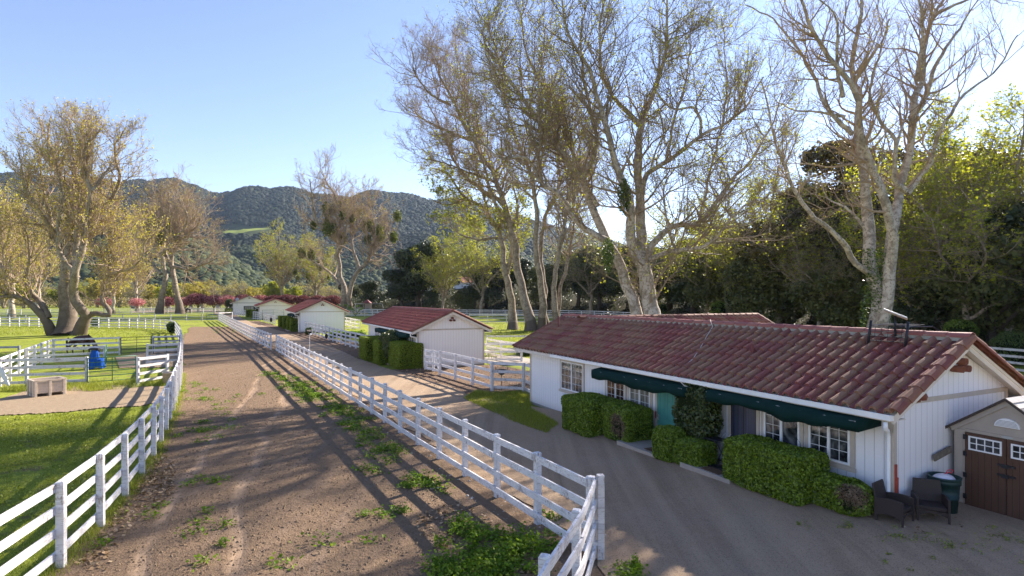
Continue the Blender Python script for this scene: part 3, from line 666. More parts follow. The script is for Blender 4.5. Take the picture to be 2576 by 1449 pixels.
        h = MB(); h.lathe([(0, 0), (.03, .0), (.03, .05), (0, .055)], (-.07, y1-.07, 1.0), 10).box(-.06, -.02, y1-.085, y1-.055, 1.0, 1.03).box(-.035, -.022, y1-.10, y1-.04, .95, 1.12); h.build('door_handle', M['galv'], dd)
        if seed == 1:
            s_ = MB(); s_.box(-.036, -.031, y0+.25, y0+.55, 1.88, 1.97); s_.build('door_plate', M['trim'], dd)
            s_ = MB(); s_.box(-.05, -.033, y1+.02, y1+.07, .98, 1.20); s_.build('door_plate', M['redboard'], r)
        y0, y1 = 3.34*k, 4.16*k
        d = MB(); d.box(-.03, 0, y0-.09, y0, .1, 2.18).box(-.03, 0, y1, y1+.09, .1, 2.18).box(-.032, 0, y0, y1, 2.1, 2.18); d.build('door_frame', M['trim'], r)
        e = MB(); e.box(-.022, 0, y0, y1, .12, 2.1); q = e.build('screen_door', M['screen'], r)
        e = MB(); e.box(-.028, -.0225, (y0+y1)/2-.012, (y0+y1)/2+.012, .14, 2.08).box(-.028, -.0225, y0, y0+.03, .14, 2.08).box(-.028, -.0225, y1-.03, y1, .14, 2.08); e.build('screen_frame', M['black'], q)
        awning(r, 5.15*k, 9.7*k, 1, zf=2.27, val=.30); awning(r, .22*k, 4.32*k, 2)
        # step slabs
        for ya, yb in ((5.55*k, 7.5*k), (3.0*k, 4.7*k)):
            zs = max(0., gz(loc[0]-.7*math.cos(yaw)-math.sin(yaw)*(ya+yb)/2, loc[1]-.7*math.sin(yaw)+math.cos(yaw)*(ya+yb)/2)-loc[2]); s_ = MB(); s_.box(-1.32, -.032, ya, yb, -.2, .09+zs); s_.build('door_step', M['concrete'], r, bevel=.012)
    return r
hz = gz(*uv(8, 12))
def at_uv(u, v, z=None):
    x, y = uv(u, v); return (x, y, gz(x, y) if z is None else z)
house = cottage('long white cottage nearest the camera with dark green awnings and rows of clay tiles', (*uv(6.93, 11.9), 0.02), seed=1)
# rear wing of the near house, same thing
def wing(parent, y0, x0, x1, hw=2.75, ez=2.52, rz=3.87, seed=11):
    """gable wing running along +x, ridge at local y0"""
    m = MB(); a = [(x0, y0-hw+.5, -.2), (x1, y0-hw+.5, -.2), (x1, y0-hw+.5, 2.7), (x0, y0-hw+.5, 2.7), (x0, y0+hw-.5, -.2), (x1, y0+hw-.5, -.2), (x1, y0+hw-.5, 2.7), (x0, y0+hw-.5, 2.7), (x1, y0, rz-.16)]
    m.add(a, [(0, 1, 2, 3), (5, 4, 7, 6), (1, 5, 6, 8, 2)]); w = m.build('rear_wing', M['siding'], parent)
    tl = MB(); tile_slope(tl, x0, x1+.5, y0-hw, ez, y0, rz, seed=seed); tile_slope(tl, x0, x1+.5, y0+hw, ez, y0, rz, seed=seed+1)
    sw = [(x, y, z) for (y, x, z) in tl.v]; t2 = MB(); t2.v = sw; t2.f = [f[::-1] for f in tl.f]; t2.a = tl.a
    t2.build('tiles', M['tile'], w)
    rd = MB(); capline(rd, (x0-.6, y0, rz+.03), (x1+.55, y0, rz+.03), .14, .45, .7, 5)
    for ye in (y0-hw, y0+hw): capline(rd, (x1+.5, ye, ez+.04), (x1+.5, y0, rz+.04), .12, .44, .9, 6)
    rd.build('ridge_cap', M['rake'], w)
wing(house, 14.4, 2.3, 12.3)
# details of the near gable wall
k = MB(); k.box(-.0, .10, -.05, -.024, .02, 1.15).box(.0, .06, -.048, -.0245, 1.15, 1.42); k.build('red_primer_board', M['redboard'], house)
k = MB(); k.lathe([(0, 0), (.08, .02), (.10, .10), (.07, .16), (0, .17)], (.78, -.12, 2.66), 14).box(.72, .84, -.06, -.02, 2.62, 2.86); k.build('flood_lamp', M['clay'], house, True)
k = MB(); k.lathe([(0, 0), (.05, .01), (.06, .09), (.03, .15), (0, .15)], (-.10, 5.75, 1.98), 12).box(-.05, -.0, 5.72, 5.78, 2.04, 2.10); k.build('porch_lamp', M['galv'], house, True)
k = MB(); k.add([(1.15, 14.9, 3.33), (1.15, 15.9, 3.33), (.75, 15.9, 3.14), (.75, 14.9, 3.14)], [(0, 1, 2, 3)]); k.build('flashing', M['galv'], house)
k = MB(); k.lathe([(.045, 0), (.045, .75), (0, .75)], (1.2, 15.35, 3.2), 10); k.build('vent_pipe', M['rake'], house, True)
cottage('second white cottage with two green awnings behind the three square hedges', (*uv(37.5, 10.95), 0.0), L=16.2, W=4.9, eo=.5, seed=3, siding='siding_warm', tile='tile_plain')
def cot_px(label, px, py, d, **kw):
    x, y = (px-CX)/F*d, d
    z = H-(py-HY)*d/F
    return cottage(label, (x, y, min(z, gz(x, y)+.05)), **kw)
cot_px('third white cottage with green awnings and a tall blank gable wall', 753.5, 832.6, 76, L=17, W=5.9, eo=.55, ez=2.62, rz=4.25, seed=4, detail=False, tile='tile_plain')
cot_px('fourth white cottage, low between the third and the fifth', 652, 803.5, 113, L=15, W=6.0, eo=.6, ez=2.6, rz=4.0, seed=5, detail=False, siding='siding_warm', tile='tile_plain')
h5 = cot_px('farthest white cottage with a wide gable window and green trim', 585, 789, 140, L=12, W=7.6, eo=.6, ez=2.75, rz=4.6, seed=6, detail=False, siding='siding_warm', tile='tile_plain', layout=False, greentrim=True, yaw=YAW+.02, gutter=False)
k = MB(); k.box(2.5, 5.7, -.05, -.0, .75, 2.1); wn = k.build('window', M['gate_dark'], h5)
k = MB(); k.box(2.65, 4.05, -.062, -.051, .88, 1.97).box(4.15, 5.55, -.062, -.051, .88, 1.97); k.build('pane', M['glass_curtain'], wn)
dp = MB(); n = 14
dp.lathe([(0, 0), (.25, .04), (.45, .14), (.46, .15), (.25, .06), (0, .02)], (0, 0, 0), n)
r = empty('roof_dish', PD(596.5, 763, 139), 0, 'small grey round dish on the roof corner of the farthest cottage', 'dish')
o = dp.build('reflector', M['fence_grey'], r, True, loc=(0, 0, .9)); o.rotation_euler = (1.1, .2, 0)
k = MB(); k.tube([(0, 0, -.6), (0, 0, .9)], .04, 6); k.build('mast', M['fence_grey'], r)

# ------------------------------------------------------------------ garden shed
sx, sy = uv(6.80, 13.86); sh = empty('garden_shed', (sx, sy, gz(sx, sy)-.10), YAW, 'tan resin garden shed with brown double doors against the gable of the near house', 'shed')
# local: +x = away from road (depth), -y = towards the camera side; front face at x=0, from y=0 to y=-SW
SW, SD, SE, SP = 1.86, 2.2, 1.72, 2.42
m = MB(); ym = -SW/2
fr_ = [(0, 0, 0), (0, -SW, 0), (0, -SW, SE), (0, ym, SP), (0, 0, SE)]; bk_ = [(SD, y, z) for _, y, z in fr_]
m.add(fr_+bk_, [(0, 4, 3, 2, 1), (5, 6, 7, 8, 9), (0, 5, 9, 4), (1, 2, 7, 6)])
m.box(-.018, -.001, -.20, -.0, .03, SE-.03).box(-.018, -.001, -SW, -SW+.20, .03, SE-.03).box(-.02, -.001, -SW+.201, -.201, SE-.06, SE+.0)
m.box(-.028, -.0185, -.16, -.05, .15, .72).box(-.028, -.0185, -.16, -.05, .82, 1.5)
m.build('wall', M['shed'], sh)
fb = MB(); fb.bar((-.03, .06, SE-.03), (-.03, ym, SP-.02), .03, .13).bar((-.032, -SW-.06, SE-.03), (-.032, ym, SP-.02), .03, .13); fb.build('fascia', M['shed'], sh)
rr = MB()
for s_, (ye, yr) in ((0, (.13, ym)), (1, (-SW-.13, ym))):
    for i in range(9):
        a, b = i/9, (i+1)/9+.02; z0, z1 = SE-.06+(SP-SE+.10)*a, SE-.06+(SP-SE+.10)*b; ya, yb = ye+(yr-ye)*a, ye+(yr-ye)*min(b, 1)
        z1 = min(z1, SP+.05)
        for j in range(8):
            x0 = -.09+(SD+.2)*j/8; x1 = -.09+(SD+.2)*(j+1)/8-.006
            rr.add([(x0, ya, z0+.035), (x1, ya, z0+.035), (x1, yb, z1+.012), (x0, yb, z1+.012), (x0, ya, z0), (x1, ya, z0)], [(0, 1, 2, 3) if s_ else (3, 2, 1, 0), (4, 5, 1, 0)], random.random())
rf = rr.build('roof', M['shingle'], sh)
ed = MB(); ed.bar((-.10, .15, SE-.05), (-.10, ym, SP+.035), .02, .05).bar((-.102, -SW-.15, SE-.05), (-.102, ym, SP+.035), .02, .05); ed.build('roof_edge', M['shingle_edge'], rf)
for i, (ya, yb) in enumerate(((-.21, -SW/2+.006), (-SW/2-.006, -SW+.21))):
    y1_, y0_ = max(ya, yb), min(ya, yb); d = MB(); d.box(-.045, -.002, y0_, y1_, .06, SE-.07).box(-.058, -.0455, y0_, y1_, .06, .16).box(-.058, -.0455, y0_, y1_, SE-.50, SE-.44)
    dr = d.build('door', M['sheddoor'], sh)
    w = MB(); a, b = y0_+.07, y1_-.07; zb, zt = SE-.42, SE-.13
    w.box(-.066, -.0456, a, b, zb, zb+.03).box(-.066, -.0456, a, b, zt-.03, zt).box(-.066, -.0456, a, a+.03, zb+.031, zt-.031).box(-.066, -.0456, b-.03, b, zb+.031, zt-.031).box(-.062, -.0456, a+.031, b-.031, (zb+zt)/2-.008, (zb+zt)/2+.008)
    for q in range(1, 4): yy = a+(b-a)*q/4; w.box(-.0625, -.0456, yy-.008, yy+.008, zb+.031, zt-.031)
    wf = w.build('window', M['white'], dr); g = MB(); g.box(-.050, -.0457, a+.03, b-.03, zb+.03, zt-.03); g.build('pane', M['glass'], wf)
    for zz in (.3, .75, 1.2, 1.55):
        h = MB(); yy = y1_ if i == 0 else y0_; h.box(-.062, -.046, yy-.03, yy+.03, zz-.05, zz+.05); h.build('hinge', M['black'], dr)
    yy = y0_+.02 if i == 0 else y1_-.02; s_ = 1 if i == 0 else -1
    for zz in (.92, 1.12): h = MB(); h.box(-.075, -.046, min(yy, yy+s_*.12), max(yy, yy+s_*.12), zz-.018, zz+.018).box(-.085, -.0755, yy-.02, yy+.05, zz-.045, zz+.03); h.build('latch', M['black'], dr)
v = MB(); n = 14; R_ = .21; zc = SE+.17
v.add([(-.045, ym, zc)]+[(-.045, ym+R_*math.cos(math.pi*q/n), zc+R_*.85*math.sin(math.pi*q/n)) for q in range(n+1)]+[(-.001, ym+R_*math.cos(math.pi*q/n), zc+R_*.85*math.sin(math.pi*q/n)) for q in range(n+1)], [(0, q+2, q+1) for q in range(n)]+[(q+1, q+2, n+q+3, n+q+2) for q in range(n)])
vt = v.build('vent', M['white'], sh)
v = MB()
for q in range(1, 6): zz = zc+.025*q; hw = R_*math.sqrt(max(0, 1-((zz-zc)/(R_*.85))**2))-.02; v.box(-.052, -.0455, ym-hw, ym+hw, zz-.005, zz+.003)
v.build('louvre', M['fence_grey'], vt)
v = MB(); v.add([(-.026, ym+.10*math.cos(q*.524), SE-.03+.028*math.sin(q*.524)) for q in range(12)], [tuple(range(12))[::-1]]); v.build('name_badge', M['galv'], sh)
b_ = MB(); b_.bar((0, 0, 0), (.62, .0, .12), .035, .14); o = b_.build('leaning_board', M['oldwood'], None, bevel=.004); x, y = uv(6.86, 13.2); o.location = (x, y, gz(x, y)+1.0); o.rotation_euler[2] = YAW
tag(o, 'short grey board wedged between the near house wall and the shed', 'board')

# ------------------------------------------------------------------ foliage helpers
def rdir(n): v = rng.normal(size=(n, 3)); return v/np.linalg.norm(v, axis=1, keepdims=True)
def nrm(v): return v/(np.linalg.norm(v, axis=-1, keepdims=True)+1e-9)
def leafquads(pts, size, nor=None, jit=1., asp=.6):
    """one small pointed quad per point, random tilt about nor"""
    n = len(pts); s = size*rng.uniform(.6, 1.35, n)[:, None]
    w = rdir(n) if nor is None else nrm(nor+rdir(n)*jit)
    a = nrm(np.cross(w, rdir(n))); b = np.cross(w, a)
    V = np.stack([pts-a*s, pts-b*s*asp+a*s*.1, pts+a*s, pts+b*s*asp+a*s*.1], 1)
    return V.reshape(-1, 3), np.arange(n*4, dtype=np.int32).reshape(-1, 4)
def leafobj(name, pts, size, mat, parent=None, nor=None, jit=1., asp=.6, attr=None):
    V, Fq = leafquads(pts, size, nor, jit, asp)
    return npobj(name, V, Fq, mat, parent, rng.random(len(Fq)) if attr is None else attr)
def wav(p, s, ph=0):
    return (np.sin(p[:, 0]*s+ph)*np.cos(p[:, 1]*s*1.1+ph*2)+np.sin(p[:, 2]*s*1.3+ph*3+p[:, 0]*s*.5)+.6*np.sin(p[:, 0]*s*2.3+p[:, 1]*s*1.9+ph*5))/2.6
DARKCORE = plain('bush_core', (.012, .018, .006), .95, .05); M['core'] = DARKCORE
def superpts(n, hx, hy, hz_, e):
    f = rng.integers(0, 6, n); p = rng.uniform(-1, 1, (n, 3)); ax = f//2; p[np.arange(n), ax] = np.where(f % 2, 1, -1)
    area = np.array([hy*hz_, hy*hz_, hx*hz_, hx*hz_, hx*hy, hx*hy]); keep = rng.random(n) < (area[f]/area.max()); p = p[keep]
    L = (np.abs(p)**e).sum(1)**(1/e); q = p/L[:, None]
    nor = nrm(np.sign(q)*np.abs(q)**(e-1)/np.array([hx, hy, hz_])); return q*np.array([hx, hy, hz_]), nor
def bush(label, loc, hx, hy, hz_, n, size, mat, e=8, rough=.03, yaw=YAW, name='hedge', cat='hedge', group=None, zc=None, dead=None, asp=.6, shell=.12, fs=3.):
    """clipped or round bush: leaf shell over a dark twiggy core; loc = ground centre"""
    r = empty(name, loc, yaw, label, cat, group); zc = hz_ if zc is None else zc
    p, nor = superpts(int(n*1.6), hx, hy, hz_, e); ph = random.random()*9
    d = wav(p, fs, ph)*rough+wav(p, fs*3.1, ph)*rough*.6+wav(p, fs*8, ph)*rough*.25; p = p+nor*d[:, None]
    p = p*(1-shell*rng.random(len(p))**2)[:, None]; p[:, 2] += zc; k = p[:, 2] > .0; p, nor = p[k], nor[k]
    if dead is not None:
        m_ = (np.linalg.norm(p-np.array(dead[:3]), axis=1)+rng.normal(0, .06, len(p))) < dead[3]
        leafobj('dead_twigs', p[m_]*.99, size*.9, M['lf_dead'], r, nor[m_], 1.2, .25); p, nor = p[~m_], nor[~m_]
    leafobj('leaves', p, size, mat, r, nor, 1.1, asp)
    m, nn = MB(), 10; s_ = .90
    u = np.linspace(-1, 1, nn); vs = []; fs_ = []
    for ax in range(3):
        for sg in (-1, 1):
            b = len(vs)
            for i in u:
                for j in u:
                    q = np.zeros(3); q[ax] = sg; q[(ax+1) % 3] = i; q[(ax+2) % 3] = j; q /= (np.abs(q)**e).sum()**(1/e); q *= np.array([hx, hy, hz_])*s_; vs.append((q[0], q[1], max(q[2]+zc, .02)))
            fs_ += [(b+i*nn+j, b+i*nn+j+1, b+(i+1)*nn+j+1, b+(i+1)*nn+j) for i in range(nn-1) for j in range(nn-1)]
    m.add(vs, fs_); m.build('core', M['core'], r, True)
    return r
NH = 'hedges and bushes along the near cottage'
def hb(label, u, v, lu, lv, h, **kw):
    x, y = uv(u, v); a = dict(group=NH, n=int(4200*(lu*lv+2*(lu+lv)*h)/1.0), size=.034, mat=M['lf_hedge'], e=11, rough=.045, shell=.16); a.update(kw)
    return bush(label, (x, y, gz(x, y)), lv/2, lu/2, h/2, **a)
hb('bright green square hedge under the first window, left one of a touching pair', 16.45, 10.95, 1.75, 1.35, 1.20)
hb('darker gappy hedge touching the square one, beside the teal door', 14.75, 11.2, 1.45, 1.0, 1.12, dead=(-.45, -.2, .55, .42), mat=M['lf_hedge'], rough=.07)
hb('small upright round-topped bush on the door step by the teal door', 12.35, 10.85, .74, .66, .92, e=6)
hb('low round bush in front of the trellis shrub', 11.55, 11.02, 1.0, .8, .68, e=6, rough=.05)
hb('long clipped hedge below the two right-hand windows', 9.15, 11.12, 2.15, 1.05, 1.04, e=13, rough=.035)
hb('low ragged hedge with a dead brown patch beside the wicker chairs', 7.62, 11.28, 1.25, .70, .60, e=5, rough=.08, dead=(-.30, -.42, .45, .30))
tb = hb('tall dark rounded shrub climbing a white trellis between the doors', 11.95, 11.50, 1.50, .72, 1.62, e=2.6, rough=.10, mat=M['lf_dark'], size=.045, zc=1.36, asp=.5, n=9000, name='shrub', cat='shrub', shell=.25)
tr = MB()
for i in range(-9, 12):
    for sg in (-1, 1):
        a = Vector((.30, i*.09, .05)); L_ = 1.1
        tr.bar(a, a+Vector((0, sg*L_*.6, L_*.75)), .008, .025, up=(1, 0, 0)) if abs(i*.09+sg*L_*.6) < 1.0 else None
x, y = uv(11.9, 11.45); o = tr.build('trellis', M['white']); o.location = (x, y, gz(x, y)); o.rotation_euler[2] = YAW; tag(o, 'white diagonal lattice trellis behind the tall dark shrub', 'trellis')
G2 = 'clipped square hedges of the second cottage'
def hpx(label, px, py, lu, lv, h, group, n=9000, size=.045, **kw):
    """near front corner of the hedge seen at px,py; it extends away (+u) by lu and right (+v) by lv"""
    x, y = P(px, py); u, v = touv(x, y); x, y = uv(u+lu/2, v+lv/2)
    return bush(label, (x, y, gz(x, y)), lv/2, lu/2, h/2, n=n, size=size, mat=M['lf_hedge2'], e=14, rough=.025, group=group, **kw)
hpx('clipped square hedge nearest the double gate, largest of the three at the second cottage', 1003, 931, 3.0, 1.75, 1.75, G2, 26000, .04)
hpx('clipped square hedge in the middle of the three at the second cottage', 950, 918, 1.7, 1.5, 1.70, G2, 15000, .04)
hpx('clipped square hedge farthest from the camera at the second cottage', 918, 909, 2.6, 1.7, 1.78, G2, 18000, .04)
x, y = uv(41.2, 10.25); bush('dark round shrub under the awnings of the second cottage', (x, y, gz(x, y)), 1.0, 1.5, 1.1, 12000, .05, M['lf_dark'], e=2.6, rough=.12, name='shrub', cat='shrub', zc=1.35)
G3 = 'clipped square hedges of the third cottage'
hpx('clipped square hedge nearest the wall corner of the third cottage', 731, 835, 2.1, 2.0, 1.75, G3, 6000, .07)
hpx('third clipped hedge from the road end at the third cottage', 722, 831.5, 1.8, 1.6, 1.7, G3, 5000, .07)
hpx('second clipped hedge from the road end at the third cottage', 712, 828, 2.0, 1.6, 1.7, G3, 5000, .07)
hpx('clipped hedge at the road end of the row by the third cottage', 702, 824, 3.0, 2.0, 1.75, G3, 6000, .07)
G4 = 'clipped hedges of the fourth cottage'
hpx('nearer clipped hedge at the fourth cottage', 631, 801, 2.4, 1.6, 1.6, G4, 3000, .10)
hpx('farther clipped hedge at the fourth cottage', 619, 797.5, 2.6, 1.4, 1.6, G4, 3000, .10)
x, y, z = PD(655, 790, 116); bush('dark round bush at the front of the fourth cottage', (x, y, gz(x, y)), .9, .9, 1.2, 3000, .10, M['lf_dark'], e=2.5, rough=.1, name='shrub', cat='shrub')
x, y = P(577, 790.5); r = bush('ball-shaped topiary above a square hedge at the farthest cottage', (x, y, gz(x, y)), 1.0, 1.0, 1.0, 3000, .10, M['lf_dark'], e=2.2, rough=.05, name='topiary', cat='topiary', zc=2.9)
p, nor = superpts(3000, 1., 1., .75, 10); p[:, 2] += .75; leafobj('square_base', p, .10, M['lf_hedge2'], r, nor); k = MB(); k.tube([(0, 0, 0), (0, 0, 2.4)], .08, 6); k.build('trunk', M['oakbark'], r)

# ------------------------------------------------------------------ sycamores
def tubes(pts, rad, S):
    """pts (N,K,3) rad (N,K) -> quads"""
    N, K, _ = pts.shape; T = nrm(np.gradient(pts, axis=1)); ov = nrm(pts[:, -1]-pts[:, 0]); ref = nrm(np.cross(ov, rdir(N)))[:, None]
    a = nrm(np.cross(T, ref)); b = np.cross(T, a); th = np.arange(S)*2*np.pi/S
    V = pts[:, :, None]+rad[:, :, None, None]*(np.cos(th)[None, None, :, None]*a[:, :, None]+np.sin(th)[None, None, :, None]*b[:, :, None])
    k = np.arange(S); q = np.stack([k, (k+1) % S, (k+1) % S+S, k+S], -1); rows = np.arange(K-1)[:, None, None]*S+q[None]
    Fq = (np.arange(N)[:, None, None, None]*K*S+rows[None]).reshape(-1, 4); return V.reshape(-1, 3), Fq
def kids(pts, rad, per, t0, t1, a0, a1, L, K, up, jit, rf, rmax, rend):
    N, K0, _ = pts.shape; idx = np.repeat(np.arange(N), per); n = len(idx); t = rng.uniform(t0, t1, n)
    f = t*(K0-1); i = np.minimum(f.astype(int), K0-2); w = (f-i)[:, None]
    p = pts[idx, i]*(1-w)+pts[idx, i+1]*w; tg = nrm(pts[idx, i+1]-pts[idx, i]); r = (rad[idx, i]*(1-w[:, 0])+rad[idx, i+1]*w[:, 0])
    ang = rng.uniform(a0, a1, n)[:, None]; pp = nrm(np.cross(tg, rdir(n))); d = nrm(tg*np.cos(ang)+pp*np.sin(ang)); d[:, 2] += up*.6; d = nrm(d)
    Ln = (L[idx] if isinstance(L, np.ndarray) else L)*rng.uniform(.55, 1.25, n)*(1.15-.5*t)
    out = np.empty((n, K, 3)); out[:, 0] = p; st = (Ln/(K-1))[:, None]
    for k in range(1, K):
        d = nrm(d+rng.normal(0, jit, (n, 3))+np.array([0, 0, up*.35])); out[:, k] = out[:, k-1]+d*st
    rs = np.minimum(r*rf, rmax); R = rs[:, None]+(np.minimum(rend, rs)[:, None]-rs[:, None])*np.linspace(0, 1, K)[None]**.8
    return out, R, Ln
def sycamore(name, loc, limbs, seed, label, group=None, scale=1., sp1=.75, L1=3.6, L2=1.8, L3=.9, n2=8, n3=6, n4=3, twig='twig', leaf='lf_syc', lsize=.10, ldens=1.0, bk='bark', up=.35, t4=.005, mist=0, cat='tree', lowfrac=.22, leafbelow=None, par=None, rt=.011):
    """limbs: list of (points in local 3-D, r0, r1)"""
    global rng; keep = rng; rng = np.random.default_rng(seed)
    root = empty(name, loc, 0, label, cat, group); s = scale
    allp = np.concatenate([l[0] for l in limbs]); Hh = allp[:, 2].max(); Vs, Fs, As = [], [], []; b = 0; K0 = 26
    LP, LR = [], []
    for P_, r0, r1 in limbs:
        q = spline(P_, K0); L = np.linalg.norm(np.diff(q, axis=0), axis=1).sum()
        wob = np.cumsum(rng.normal(0, L*.0045, (K0, 3)), axis=0); wob -= np.linspace(0, 1, K0)[:, None]*wob[-1]; q = q+wob
        r = r0+(r1-r0)*np.linspace(0, 1, K0)**.75; r *= 1+rng.normal(0, .03, K0)
        if P_[0][2] < .3: fl = np.exp(-np.linspace(0, 1, K0)*L/ (1.1*s)); r = r*(1+.35*fl)
        LP.append(q); LR.append(r)
    LP = np.array(LP); LR = np.array(LR)
    V, Fq = tubes(LP, LR, 12); V += nrm(rng.normal(size=V.shape))*0
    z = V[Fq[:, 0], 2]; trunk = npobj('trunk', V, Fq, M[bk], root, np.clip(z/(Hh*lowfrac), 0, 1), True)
    ln = np.linalg.norm(np.diff(LP, axis=1), axis=2).sum(1)
    A, RA, LA = [], [], []
    for i in range(len(LP)):
        n = max(2, int(ln[i]/(sp1*s))); base = LP[i][0, 2] < .3
        a_, r_, l_ = kids(LP[i:i+1], LR[i:i+1], n, .42 if base else .15, 1., .65, 1.35, L1*s, 9, up*.75, .17, .5, .085*s, .014*s); A.append(a_); RA.append(r_); LA.append(l_)
    A = np.concatenate(A); RA = np.concatenate(RA); LA = np.concatenate(LA)
    V1, F1 = tubes(A, RA, 5)
    B, RB, LB = kids(A, RA, n2, .12, 1., .55, 1.25, L2*s*np.clip(LA/(L1*s), .5, 1.3), 6, up*.8, .16, .6, .026*s, rt*s*.7)
    C, RC, LC = kids(B, RB, n3, .15, 1., .4, 1.1, L3*s*np.clip(LB/(L2*s), .5, 1.3), 4, up*.6, .2, .7, rt*s, t4*s)
    parts = [(V1, F1)]+[tubes(B, RB, 4), tubes(C, RC, 3)]
    if n4:
        D, RD, LD = kids(C, RC, n4, .2, 1., .4, 1.1, L3*.45*s, 3, up*.5, .2, .8, t4*s, t4*s*.6); parts.append(tubes(D, RD, 3)); tips = D[:, 1:].reshape(-1, 3)
    else: tips = C[:, 1:].reshape(-1, 3)
    b = 0; VV = []; FF = []
    for v, f in parts: VV.append(v); FF.append(f+b); b += len(v)
    npobj('branches', np.concatenate(VV), np.concatenate(FF), M[twig], root)
    k = int(len(tips)*min(1., ldens)); sel = tips[rng.permutation(len(tips))[:k]]
    if leafbelow: # more leaf low in the crown
        sel = sel[rng.random(len(sel)) < np.clip(1.25-sel[:, 2]/(Hh*leafbelow), .12, 1)]
    leafobj('crown', sel+rng.normal(0, .05*s, sel.shape), lsize, M[leaf], root, None, 1., .7)
    for q in range(mist):
        c = A[rng.choice(np.where(A[:, 4, 2] < Hh*.78)[0]), rng.integers(2, 7)]; rr = s*rng.uniform(.3, .72); n = 420
        p = rdir(n)*(rng.random(n)**.4)[:, None]*rr*np.array([.8, .8, 1.2]); leafobj('mistletoe', c+p-np.array([0, 0, rr*.5]), .13*s, M['lf_mist'], root, None, 1, .35)
    rng = keep
    return root
def pxlimbs(specs, d0, base, seed, spread=.16):
    """specs: (points in photo pixels, r0, r1, depth drift at the tip in m); limbs that start on an earlier limb take its depth"""
    rr = random.Random(seed); out = []; known = []
    for sp in specs:
        pts, r0, r1 = sp[:3]; drift = sp[3] if len(sp) > 3 else rr.uniform(-1, 1)*spread*d0*.5
        o0 = 0
        if known:
            best = min(known, key=lambda k: (k[0]-pts[0][0])**2+(k[1]-pts[0][1])**2)
            if (best[0]-pts[0][0])**2+(best[1]-pts[0][1])**2 < 2500: o0 = best[2]
        q = []; n = len(pts)
        for i, (a, b) in enumerate(pts):
            dd = o0+drift*(i/(n-1))**1.2+ (rr.uniform(-.25, .25) if 0 < i < n-1 else 0); X_, Y_, Z_ = PD(a, b, d0+dd); q.append((X_-base[0], Y_-base[1], Z_-base[2])); known.append((a, b, dd))
        out.append((np.array(q), r0, r1))
    return out
def based(px, d):
    x = (px-CX)/F*d; return (x, d, gz(x, d))
def gpt(px, d):  # ground pixel row below px at depth d
    x, y, z = based(px, d); return (px, HY+F*(H-z+.25)/d)
C2 = lambda L: [(1006.4+x*.5859, y*.5859) for x, y in L]
C3 = lambda L: [(1698.3+x*.5861, y*.5861) for x, y in L]
# main sycamore behind the near cottage
d = 38; b = based(1621, d); r_ = d/1420
specs = [([gpt(1606, d)]+C2([(1028, 1360), (1000, 1250), (965, 1130), (920, 1050), (850, 880), (790, 760), (700, 640), (610, 520), (560, 430), (480, 330), (420, 200), (380, 70)]), .50, .05, 3.),
    ([gpt(1640, d)]+C2([(1080, 1360), (1062, 1260), (1048, 1160), (1035, 1110)]), .66, .46, 0),
    (C2([(1040, 1130), (990, 1040), (985, 900), (950, 760), (920, 680), (890, 520), (870, 400), (830, 280), (720, 120), (690, -60)]), .40, .04, -3),
    (C2([(1040, 1120), (1032, 1000), (1015, 860), (1020, 640), (1030, 520), (1090, 400), (1150, 250), (1160, 50), (1140, -160)]), .42, .04, 3),
    (C2([(1050, 1130), (1080, 1050), (1150, 990), (1290, 940), (1400, 790), (1500, 690), (1580, 560), (1640, 400)]), .26, .04, 4),
    (C2([(1060, 1120), (1180, 1070), (1320, 1040), (1430, 930), (1500, 870), (1600, 860)]), .20, .03, -4),
    (C2([(1022, 860), (1060, 750), (1150, 690), (1290, 580), (1380, 540), (1480, 470), (1560, 330)]), .22, .04, -2),
    (C2([(1290, 575), (1295, 520), (1270, 460), (1180, 470), (1120, 420), (1080, 330)]), .12, .03, 0),
    (C2([(1030, 540), (950, 450), (880, 330), (860, 150), (900, -80)]), .20, .04, -2),
    (C2([(905, 1040), (780, 970), (680, 860), (600, 800), (540, 700), (440, 690), (350, 620), (280, 560)]), .26, .04, -3),
    (C2([(790, 760), (850, 650), (830, 450), (780, 250), (800, 20)]), .20, .04, -4),
    (C2([(850, 880), (740, 590), (700, 430), (600, 300), (540, 100), (560, -80)]), .20, .04, 3),
    (C2([(610, 800), (600, 620), (590, 400), (600, 200), (620, 0)]), .14, .03, 2),
    (C2([(1150, 690), (1180, 500), (1240, 300), (1260, 60)]), .12, .03, 2),
    (C2([(1290, 940), (1330, 780), (1380, 560), (1400, 300), (1380, 80)]), .12, .03, 3),
    (C2([(1180, 1070), (1140, 960), (1130, 800), (1200, 700)]), .10, .03, -3),
    (C2([(560, 430), (470, 420), (400, 300), (350, 130)]), .10, .03, -1),
    (C2([(700, 640), (560, 560), (450, 520), (380, 420)]), .10, .03, -2)]
T1 = sycamore('sycamore_tree', b, pxlimbs(specs, d, b, 3), 31, 'huge twin-trunked sycamore with pale limbs rising behind the near cottage roof', 'tall sycamore trees', sp1=.44, L1=4.8, L2=2.4, L3=1.0, n2=8, n3=5, n4=2, lsize=.062, ldens=.26, bk='bark2', up=.36, lowfrac=.2, t4=.0045)
for (px, py, rr) in ((1570, 495, .85), (1529, 640, .8)):
    c = np.array(PD(px, py, 37))-np.array(b); n = 1500; p = rdir(n)*(rng.random(n)**.4)[:, None]*rr*np.array([.55, .55, 1.5])
    leafobj('mistletoe', c+p, .07, M['lf_ivy'], T1, None, 1, .4)
